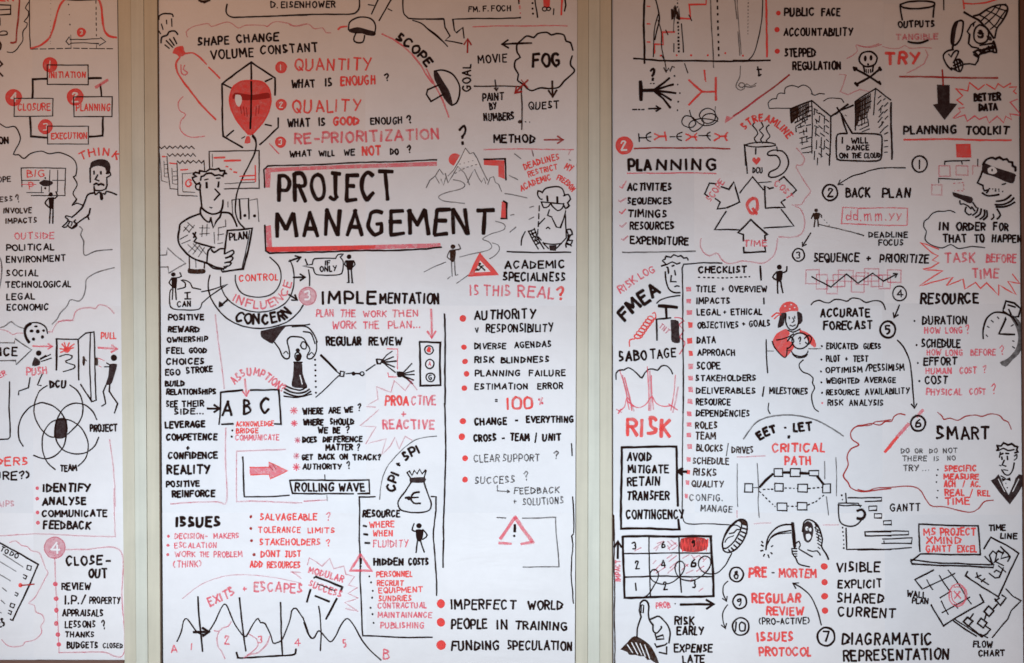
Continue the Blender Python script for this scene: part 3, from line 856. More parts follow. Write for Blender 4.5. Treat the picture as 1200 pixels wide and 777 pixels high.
draw('''
@C1
= arrow_drawing
s g 1.8 30,76 62,76 66,43 105,80 152,115 110,140 72,162 68,132 30,133
= speech_bubble_drawing | stick figure with a speech bubble saying I CAN
o k 93 167 11 10
f k 84,180 112,180 108,232 86,232
c k 1.9 86,184 73,205 86,220
c k 1.9 110,182 131,176 124,158
x k 2 91,230,88,285 103,230,107,285
c k 1.8 85,235 78,250 76,300 90,328 150,334 200,333 218,325 228,300
s k 1.8 228,300 265,268 350,212 265,240 225,248
c k 1.8 222,238 195,232 182,228 172,208 150,195 130,194 148,205 150,220 146,228 112,236
T k 2.6 27 155 281 166 280 I
s k 2.2 147,254 173,252
s k 2.2 147,281 175,280
T k 2.2 24 110 319 180 317 CAN
@B4
= man_with_plan_drawing | man in a checked shirt holding a clipboard marked PLAN
c k 2.6 262,262 245,272 232,255 222,235 245,228 226,215 240,205 262,210 262,195 300,200 320,185 350,188 372,182 380,195 408,195 402,205 418,210 395,215 398,225 372,218 350,222 330,208 300,212 285,225 272,228 268,250
s k 2.6 268,275 266,300 270,350 274,398
c k 2.4 268,272 250,272 240,282 246,300 268,306
s k 3.2 303,262 304,292
s k 3 370,258 368,288
x k 1.8 290,247,312,242 357,238,380,236
s k 2.4 350,298 376,328 345,362
c k 1.8 320,402 328,408 334,404
c k 2.8 272,402 300,428 338,441 375,432 392,405 396,362
c k 2.6 270,402 268,440 295,475 318,487 326,462
s k 2.6 326,470 340,522 360,480 378,460 385,432
c k 2.8 385,432 430,436 450,455 466,490 474,512
c k 2.8 268,440 210,460 155,495 146,530 140,585 155,625 200,675 240,700 305,722 350,742 400,755
c k 2.6 225,550 245,580 232,598 270,612 325,628 348,632
s k 2.4 228,575 240,545
c k 2.4 332,632 312,650 306,690 306,722
c k 2.6 330,645 345,660 380,640 402,640
c k 2.4 405,668 430,655 452,648 456,665 430,685 410,692
c k 2.4 410,692 440,684 452,692 438,710 412,716
c k 2.2 405,720 425,716 442,720 430,735 400,742
c k 2.2 308,722 340,750 385,755 415,745 420,735
s k 2.8 402,668 422,536 562,522 540,640 512,755 455,760 392,768 388,758
s k 1.5 548,535 505,750
T k 2.6 38 430 590 540 582 PLAN
x g 1.5 175,515,205,545 195,490,228,520 170,540,200,505 200,545,232,505 150,585,195,560 160,610,210,590 262,520,320,522 262,555,318,552 280,505,275,570 305,500,302,565 370,520,368,590 370,520,410,512 410,475,412,512 365,560,400,555 365,610,395,605 345,545,348,610
x g 1.5 200,660,245,610 225,670,262,620 255,685,290,632 195,615,240,655 225,610,275,660 262,622,300,670
s b 2 203,686 205,750
s b 1.8 288,750 290,722
x g 1.4 240,700,242,745
F b 198,750 240,756 292,755 292,778 240,782 196,776
= notepad_drawing | three overlapping notepads with zigzag tops
z b 1.5 13 8 32,62 232,62
s g 1.4 32,66 38,160 46,252 82,260
s b 1.5 78,112 82,200 94,298 136,302
z b 1.5 11 8 78,105 240,106
s b 1.5 135,150 138,336 250,338
z b 1.6 10 8 135,146 288,144
s b 1.5 288,142 292,195
x r 2 50,115,68,115 92,152,130,156 155,190,195,188
s g 1.2 58,140 62,230 82,232
s g 1.2 105,180 110,268 135,272
s g 1.2 165,210 168,315 235,318
x g 1.2 62,160,78,158 64,185,80,184 66,210,82,208 112,200,132,198 112,225,134,224 115,248,135,246 168,212,230,208
c r 2.4 215,250 200,244 185,258 185,278 202,285 215,270 205,258
= pinboard_drawing | board with small red marks behind the man
s b 1.8 318,180 315,84 600,82 602,296 405,298
s g 1.4 575,262 405,268
x g 1.3 335,100,336,175 400,298,460,298
s r 3 345,120 405,120
s r 3 403,138 495,138
x r 2.2 412,170,425,172 435,184,445,188 457,203,474,206
x r 2 490,226,580,222 498,247,580,245
s r 2.2 580,165 580,258
= binder_drawing
x g 1.6 447,360,452,460 590,355,600,485 424,372,424,402
s k 2.6 490,358 496,470
s k 2 540,352 546,470
s g 1.4 447,360 488,355 538,352
s g 1.4 548,362 590,355
o k 520 450 9 9
o k 575 452 9 9
@C1
= target_ring_drawing | three nested rings marked control, influence and concern
c k 1.8 385,170 386,205 405,245 440,267 500,274 550,262 585,228 598,180 588,130 545,85
c k 1.8 315,178 318,230 350,285 410,325 480,343 550,337 610,308 645,262 660,200 656,140 640,98
c k 2 265,170 257,225 275,290 330,360 400,403 480,420 560,412 630,388 680,345 702,310
u r 2.4 28 CONTROL | 400,200 490,196 588,192
u p 2.6 34 INFLUENCE | 368,288 420,312 480,326 540,322 600,292 632,252 650,200
u k 3.4 44 CONCERN | 380,378 430,395 500,400 570,392 620,375 655,345
= arrow_drawing
a k 2.6 7 635,105 692,86
a k 2.6 7 656,180 712,180
a k 2.6 7 635,262 676,288
s k 3 348,285 318,310
F k 306,322 308,292 330,312
@C2
n q 1 w 83,268 42 3
= speech_bubble_drawing | speech bubble saying IF ONLY beside a stick figure
s k 1.8 105,118 58,128 105,135
c k 1.8 105,118 110,98 130,92 215,92
c k 1.8 215,92 225,75 250,72 236,86 248,100 250,130 245,155 230,168 150,170 118,163 108,135
s k 2 72,95 82,120
s k 2 88,145 92,180 90,220
T k 2.2 21 162 124 192 124 IF
T k 2.2 24 137 154 222 150 ONLY
o k 277 84 11 11
f k 260,100 300,100 292,146 268,146
c k 2 262,103 255,120 270,134
c k 2 298,103 306,120 292,134
x k 2.4 273,145,276,205 288,145,292,205
s k 1.6 268,206 278,205
s k 1.6 288,205 297,205
@C1
t k 2.8 25 67 382 240 379 POSITIVE
t k 2.8 25 65 437 220 437 REWARD
t k 2.6 22 62 485 257 480 OWNERSHIP
t k 2.8 25 58 537 148 537 FEEL
t k 2.8 22 165 535 252 534 GOOD
t k 2.8 26 57 589 242 587 CHOICES
t k 2.8 26 52 640 128 638 EGO
t k 2.8 26 152 632 282 622 STROKE
t k 2.8 25 52 690 150 690 BUILD
t k 2.8 24 57 730 297 728 RELATIONSHIPS
@C4
t k 2.6 26 57 147 115 147 SEE
t k 2.6 26 130 147 240 143 THEIR
t k 2.4 26 95 184 240 180 SIDE...
t k 3 28 52 246 247 240 LEVERAGE
t k 3 28 57 304 303 301 COMPETENCE
t k 3 22 150 350 172 350 +
t k 3 28 65 391 305 388 CONFIDENCE
t k 3.2 38 60 462 270 458 REALITY
t k 2.8 26 57 523 220 520 POSITIVE
t k 3 28 85 570 292 568 REINFORCE
= boundary_line_drawing
c q 1.8 340,246 338,400 343,590 300,593 190,595 80,602
@C1
c q 1.8 290,355 300,450 318,580 332,703
@C4
= boxed_letters_drawing | black box with the letters A B C and an arrow into it
a k 3.2 8 253,155 312,155
s k 3 316,78 418,70
s k 2.6 455,68 588,66 592,140 598,228 568,228
s k 2.4 316,78 314,150 307,230
s k 2.8 320,228 374,228
T k 3.4 64 320 188 372 186 A
T k 3.4 64 418 182 460 180 B
T k 3.4 64 500 178 554 176 C
@C1
u p 2.6 34 ASSUMPTION? | 378,685 410,658 440,642 480,640 520,655 565,690 608,718
= arrow_drawing
a p 2.8 7 428,658 436,738
@C4
t r 2 22 385 239 567 236 ACKNOWLEDGE
t r 2.2 22 385 271 495 269 BRIDGE
t p 2.2 24 382 304 593 302 COMMUNICATE
b k 5 370,258 367,287
= arrow_box_drawing | pale red frame with a black corner and a filled arrow
s q 1.8 620,348 500,350 390,355 390,592 460,590 600,595 697,597
s q 1.6 705,590 777,586
s k 2.4 418,382 422,480 427,570
s k 2 427,570 530,568 638,563
F p 452,430 500,430 543,430 541,407 585,428 628,448 588,465 548,486 543,464 500,464 455,468
s r 1.6 452,430 543,430 541,407 628,448 548,486 543,464 455,468
x R 1.2 560,415,575,440 545,425,560,445
@C5
t k 2.8 28 57 182 160 180 WHERE
t k 2.6 26 178 178 240 176 ARE
t k 2.6 24 252 174 298 172 WE
t k 2.2 34 315 166 335 165 ?
t k 3 26 57 233 160 232 WHERE
t k 2.8 26 185 231 303 230 SHOULD
t k 2.8 26 128 271 180 270 WE
t k 2.8 26 198 270 238 270 BE
t k 2.2 32 260 270 280 270 ?
t k 2.8 24 55 314 130 313 DOES
t k 2.8 24 150 312 343 310 DIFFERENCE
t k 2.8 26 165 350 297 349 MATTER
t k 2.2 32 310 352 328 352 ?
t k 2.6 24 52 395 110 395 GET
t k 2.6 24 130 393 212 393 BACK
t k 2.6 24 230 394 275 393 ON
t k 2.6 24 292 397 428 395 TRACK?
t k 2.6 24 57 440 245 439 AUTHORITY
t k 2.2 34 267 440 288 436 ?
= rolling_wave_box | black box around the words rolling wave
s k 2.4 -2,492 180,492 370,490 373,552 318,554
s k 2.4 -2,492 12,552 150,556 298,555
s k 1.4 163,465 163,488
s g 1.4 172,562 173,588
s q 1.4 65,590 172,584
t k 2.8 36 20 543 210 542 ROLLING
t k 2.8 36 224 542 355 542 WAVE
= arc_drawing
c g 1.4 688,285 640,290 590,302 540,335 490,385 450,440 428,510 420,582
u k 3.6 38 CPI | 490,548 498,505 512,458
u k 3.2 26 + | 512,432 525,415
u k 3.4 38 SPI | 538,405 568,382 615,358
= money_bag_drawing | money bag with a euro sign
s k 2 548,455 560,447 572,470 583,446 596,463 608,442 620,462 637,444
s k 2 550,456 567,482
s k 2 637,446 628,478
F n 562,480 632,478 632,500 600,504 562,500
c k 2.2 568,502 540,545 512,580 506,606 522,632 580,643 645,636 663,605 645,550 628,502
c k 2.8 606,548 580,552 568,575 580,598 612,600
s k 2.4 540,574 602,570
F n 540,570 560,566 572,580 555,586
= resource_box_drawing
s k 2.2 400,570 325,570
@C8
s k 2.2 325,-4 326,200 330,400 336,560 342,648 500,655 668,657
@C5
s k 2.2 662,567 686,568 683,640
@C8
c k 2.2 684,66 678,120 672,180 680,280 687,380 687,460
@C2
= divider_line_drawing
s k 2.6 725,352 728,560 726,777
@C5
c k 2.4 725,130 730,300 727,500 722,620 720,700 721,777
@C8
s k 2.4 721,200 718,328
t k 2.8 30 337 91 520 90 RESOURCE
t r 2.4 26 370 140 492 138 WHERE
t r 2.2 26 385 182 485 180 WHEN
t p 2 32 388 232 557 232 FLUIDITY
= dash_mark
s k 3.2 344,133 358,136
= dash_mark
s k 3.2 346,172 364,173
= dash_mark
s k 3.2 352,212 374,212
= standing_figure_drawing | black stick figure with one hand raised to its head
o k 605 132 13 12
F k 590,150 622,150 625,175 616,203 597,203 590,175
c k 2 592,158 573,152 583,122
c k 2 622,150 643,177 622,196
s k 2.2 598,200 590,258
s k 2.2 612,200 630,256
= warning_triangle_drawing | pink warning triangle with an exclamation mark
s p 4 330,268 383,344 282,343 330,268
T k 3 40 326 325 334 325 !
t k 3 30 390 318 537 316 HIDDEN
t k 3 30 553 315 653 316 COSTS
b k 5 372,370 380,398 388,438 385,470 378,517 387,547 392,588
t r 2.4 24 403 372 577 370 PERSONNEL
t r 2.4 24 405 413 535 413 RECRUIT
t r 2.2 24 413 448 625 443 EQUIPMENT
t r 2.2 24 412 485 573 485 SUNDRIES
t p 2.4 24 410 520 643 516 CONTRACTUAL
t p 2.4 24 410 562 668 562 MAINTAINANCE
t p 2.4 26 422 612 632 612 PUBLISHING
= starburst_drawing | pale pink starburst around MODULAR SUCCESS
s q 1.6 80,315 90,282 120,300 150,322 185,287 205,335 252,322 262,360 303,370 275,410 318,422 272,450 322,472 255,492 318,535 262,520
s k 3 120,370 180,392 247,422
s k 2.6 112,378 125,370
s k 3 97,432 80,490
s k 3 245,425 238,438
s k 3 220,474 195,520 168,570
s k 3 118,462 184,488
s k 1.5 128,404 210,438
u p 2.6 28 MODULAR | 82,350 160,372 250,398
u p 2.6 28 SUCCESS | 82,412 155,440 240,470
@C7
= scribble_drawing
s q 2 645,348 668,360 692,380
s q 1.6 650,350 690,352
t k 4 42 103 136 318 134 ISSUES
t p 2.2 23 97 193 257 193 DECISION-
t p 2.2 23 280 191 405 190 MAKERS
t p 2.2 23 97 236 300 235 ESCALATION
t p 2.2 23 98 277 200 277 WORK
t p 2 23 215 277 263 277 THE
t p 2.2 25 280 280 420 278 PROBLEM
t p 2 30 92 327 228 325 (THINK)
b p 7 70,182 68,224 67,268
t r 2.4 28 498 105 770 105 SALVAGEABLE
@C8
t p 2.2 36 168 107 192 107 ?
@C7
t r 2.2 26 490 164 692 164 TOLERANCE
@C8
t r 2.2 24 80 166 212 166 LIMITS
@PX
t r 2.2 7 304 638.5 376 638.5 STAKEHOLDERS
t r 2 8 382 640 388 639 ?
@C7
t r 2.4 28 502 279 598 278 DONT
t r 2.4 26 615 279 695 277 JUST
t r 2.4 28 450 327 515 327 ADD
t r 2.4 28 530 329 692 330 RESOURCES
b R 7 457,90 457,145 460,202 472,268
= arc_drawing
c q 1.2 135,475 220,410 330,370 430,362 560,375 690,400
u p 2.8 38 EXITS | 262,512 320,485 388,455
u p 2.6 24 + | 418,440 440,438
u p 2.8 42 ESCAPES | 468,440 580,442 702,448
= zigzag_graph_drawing | wavy black line with crossing strokes running from A to B
c k 2 110,675 130,630 140,580 155,568 175,590 205,632 235,642 262,625 290,580 335,500 380,590 425,652 445,635 470,590 490,568 502,588 522,590 550,645 562,682 580,680 605,662 640,575 650,530 668,520 690,550 705,570
@C8
c k 2 65,585 85,640 100,660 115,655 135,625 165,655 190,677 215,650 238,600 268,568 300,600 330,655 370,710 427,763
@C7
c k 2 700,560 715,600 728,640 740,658
s k 2.6 208,465 218,600 230,722
s k 2.4 405,470 418,620 434,720
s k 2.4 595,492 600,620 605,738
a k 3.6 9 188,632 262,630
c k 2.6 390,726 395,745 405,752 500,748 600,742 650,738 665,730 668,710
@C8
c k 2 135,510 142,560 146,640 142,718
@C7
t p 2.4 34 77 728 117 726 A
t p 2 28 174 714 180 714 1
t p 2.4 36 330 686 360 685 2
t p 2.4 34 485 685 516 685 3
= squiggle_drawing
c q 1.8 365,583 352,603 325,612 308,628 285,625
c q 1.8 308,628 298,660 305,700 322,725 336,756
c q 1.8 448,640 482,662 490,692 472,715 440,740
c q 2.4 545,650 530,690 490,728 455,735 425,752
@C8
t p 2.2 34 15 698 52 696 4
t p 2.2 34 247 702 268 702 5
t p 2.2 46 435 757 467 757 B
@C2
t k 3.6 54 148 305 410 303 IMPLE
t k 3 46 418 302 706 302 MENTATION
t p 2.4 32 120 366 208 364 PLAN
t p 2.4 32 232 366 310 366 THE
t p 2.4 28 340 366 455 364 WORK
t p 2.4 30 475 366 606 362 THEN
t p 2.4 32 195 421 312 421 WORK
t p 2.4 32 340 420 420 420 THE
t p 2.4 32 458 420 615 416 PLAN...
t k 3 38 167 500 338 498 REGULAR
t k 2.8 36 365 498 527 496 REVIEW
= arrow_drawing
a p 3.2 9 662,330 665,464
= traffic_light_drawing | black box with three small circles lettered R A G
s k 3 607,484 705,487 704,590 706,686 612,688 610,590 607,484
e k 2 652 520 20 20
e k 2 655 587 21 22
e k 2 658 650 21 21
T r 2.4 22 645 532 662 531 R
T p 1.6 20 648 596 663 596 A
T k 2.2 22 649 661 669 660 G
o r 650 522 10 10
@C1
= hand_drawing | hand in a black cuff lowering a chess piece
F n 503,432 545,422 620,405 600,435 575,470 558,492 530,478 505,460
c k 2 620,408 680,404 715,404 733,400
c k 2 650,412 700,410 728,418 750,445 768,485
c k 2 702,435 735,440 748,460 758,492
c k 2.2 568,485 590,515 602,545 618,562 635,560 640,540 632,500 628,478 642,460 680,460 705,468 725,500
c k 2 725,500 735,520 722,545 722,560 740,562 760,540 766,515 765,480
c k 2 690,500 698,483 712,485 718,500 714,516 698,514 690,500
c k 1.5 610,538 622,528 632,540
c k 1.5 728,545 742,532 752,542
= chess_piece_drawing | tall black chess piece standing in rings
o k 677 523 10 10
e k 2 677 552 15 20
F k 668,545 685,540 690,565 672,575
F n 658,582 695,582 700,630 712,670 722,692 700,700 650,692 655,640
s k 2.2 658,578 698,578
s w 1.2 688,640 698,682
c k 2.4 620,690 650,703 690,710 718,695
c k 2.6 615,703 655,722 700,722 732,705
c k 2.4 612,718 655,735 700,736 738,715
c k 2.2 612,738 670,744 742,728
= dotted_line_drawing
o k 758 567 5 5
o k 759 592 5 5
o k 760 617 5 5
o k 760 642 5 5
o k 761 668 5 5
o k 762 695 5 5
o k 762 722 5 5
@C2
= fan_line_drawing | black lines narrowing to small boxes, then spreading into claws
s k 3.4 145,545 180,580 215,618
s k 1.8 215,618 232,632
s k 1.8 230,642 180,690 120,742
s k 2 238,620 255,624 250,646 234,644 238,620
s k 2 262,632 285,630
F k 285,628 300,622 308,636 295,642
s k 2.4 305,632 326,632
e k 2 338 632 10 10
s k 2 358,620 400,590
s k 2.4 405,565 430,568 424,586 410,586 405,565
s k 1.8 430,575 455,545 480,528
s k 2 435,575 485,553
s k 2.4 435,577 500,573
s k 2 437,580 490,602
s k 2 437,580 495,626
F k 430,565 448,570 442,582 428,582
F k 500,622 530,624 528,646 505,648
s k 2 530,630 555,605 572,585
s k 2 530,633 582,618
s k 2 530,637 583,637
s k 2 530,640 580,663
s k 2.4 525,642 550,655 575,680
s p 1.8 455,515 505,517 502,610
s p 2 460,628 463,646 498,648
@C5
t r 3 42 443 139 560 138 PROA
t p 2.6 40 566 138 688 137 CTIVE
t p 2.6 30 514 196 552 196 +
t p 3 40 432 252 680 250 REACTIVE
= starburst_drawing
s q 1.6 595,68 555,18
s q 1.6 575,20 540,72 490,25 472,78 405,52 413,112 357,146 402,150
s q 1.6 415,160 372,200 330,236 405,240 380,280 355,322 450,298 430,372 470,330 492,288 512,345 540,286 572,305
@C3
b r 15 170,133
b r 13 175,268 180,335 187,393 177,460
b r 15 170,615 165,688
t k 2.8 40 222 138 512 132 AUTHORITY
t k 2.2 22 226 200 246 198 V
t k 2.4 36 275 198 597 195 RESPONSIBILITY
t k 2.4 26 222 276 375 275 DIVERSE
t k 2.4 26 410 271 588 266 AGENDAS
t k 2.6 28 222 341 318 340 RISK
t k 2.6 26 346 341 578 338 BLINDNESS
t k 2.4 26 225 403 442 402 PLANNING
t k 2.4 26 478 402 655 402 FAILURE
t k 2.4 26 222 466 480 464 ESTIMATION
t k 2.4 26 518 464 642 462 ERROR
t k 2 24 318 530 335 530 =
t r 3.4 54 375 560 500 550 100
t p 2.6 32 522 542 553 540 %
t k 3 30 222 632 380 630 CHANGE
t k 3 22 412 622 432 620 -
t k 3 28 464 621 693 620 EVERYTHING
t k 3 30 218 710 330 708 CROSS
t k 3 22 350 706 370 704 -
t k 3 32 388 706 485 706 TEAM
t k 2.4 44 505 715 525 712 /
t k 3 30 540 706 635 704 UNIT
@PX
t g 2 8 555 541.5 633 540 CLEAR SUPPORT
t g 2 9 649 538 655 537 ?
t g 2 8 556 567 604 566 SUCCESS
t g 2 10 614 563 620 562 ?
= arrow_drawing
a g 1.8 3 583,569 583,575 597,576
t g 2 7 602 579 656 577.5 FEEDBACK
t g 2 6 601 590 606 590 +
t g 2 7.5 612 592 661 590 SOLUTIONS
b r 3.4 545,537
b r 3.2 545,562
@C6
= board_outline_drawing
s g 1.8 330,93 372,96
s g 1.8 450,96 520,97 605,93 612,220 622,326 452,325
= warning_triangle_drawing | open pink warning triangle with an exclamation mark
s p 5 346,192 415,92
s p 5.4 415,92 455,150 496,205
s p 4 340,212 396,215
s p 4 443,217 502,210
s k 4 415,128 413,160
o k 411 180 6 6
= line_drawing
s k 2 686,-4 690,80 689,165
s k 1.8 689,170 680,180 686,220 680,280 678,360 686,440 688,497
@C3
s k 1.8 679,720 682,777
@C6
t k 2.8 42 113 522 423 524 IMPERFECT
t k 2.8 38 472 525 642 523 WORLD
t k 2.8 42 112 615 288 614 PEOPLE
t k 2.8 40 328 617 385 617 IN
t k 2.8 38 412 617 663 622 TRAINING
t k 2.8 42 115 718 345 711 FUNDING
t k 2.8 40 375 712 688 716 SPECULATION
b r 21 67,498 67,585 68,692
@C5
= asterisk_mark
x p 2 2,165,34,165 18,149,18,181 6,153,29,176 29,153,6,176
= asterisk_mark
x p 2 6,225,34,225 20,211,20,239 10,215,29,234 29,215,10,234
= asterisk_mark
x q 2 22,304,48,304 35,291,35,317 25,294,44,313 44,294,25,313
= asterisk_mark
x q 2 17,378,43,378 30,365,30,391 20,368,39,387 39,368,20,387
= asterisk_mark
x p 2 14,430,46,430 30,414,30,446 18,418,41,441 41,418,18,441
''')
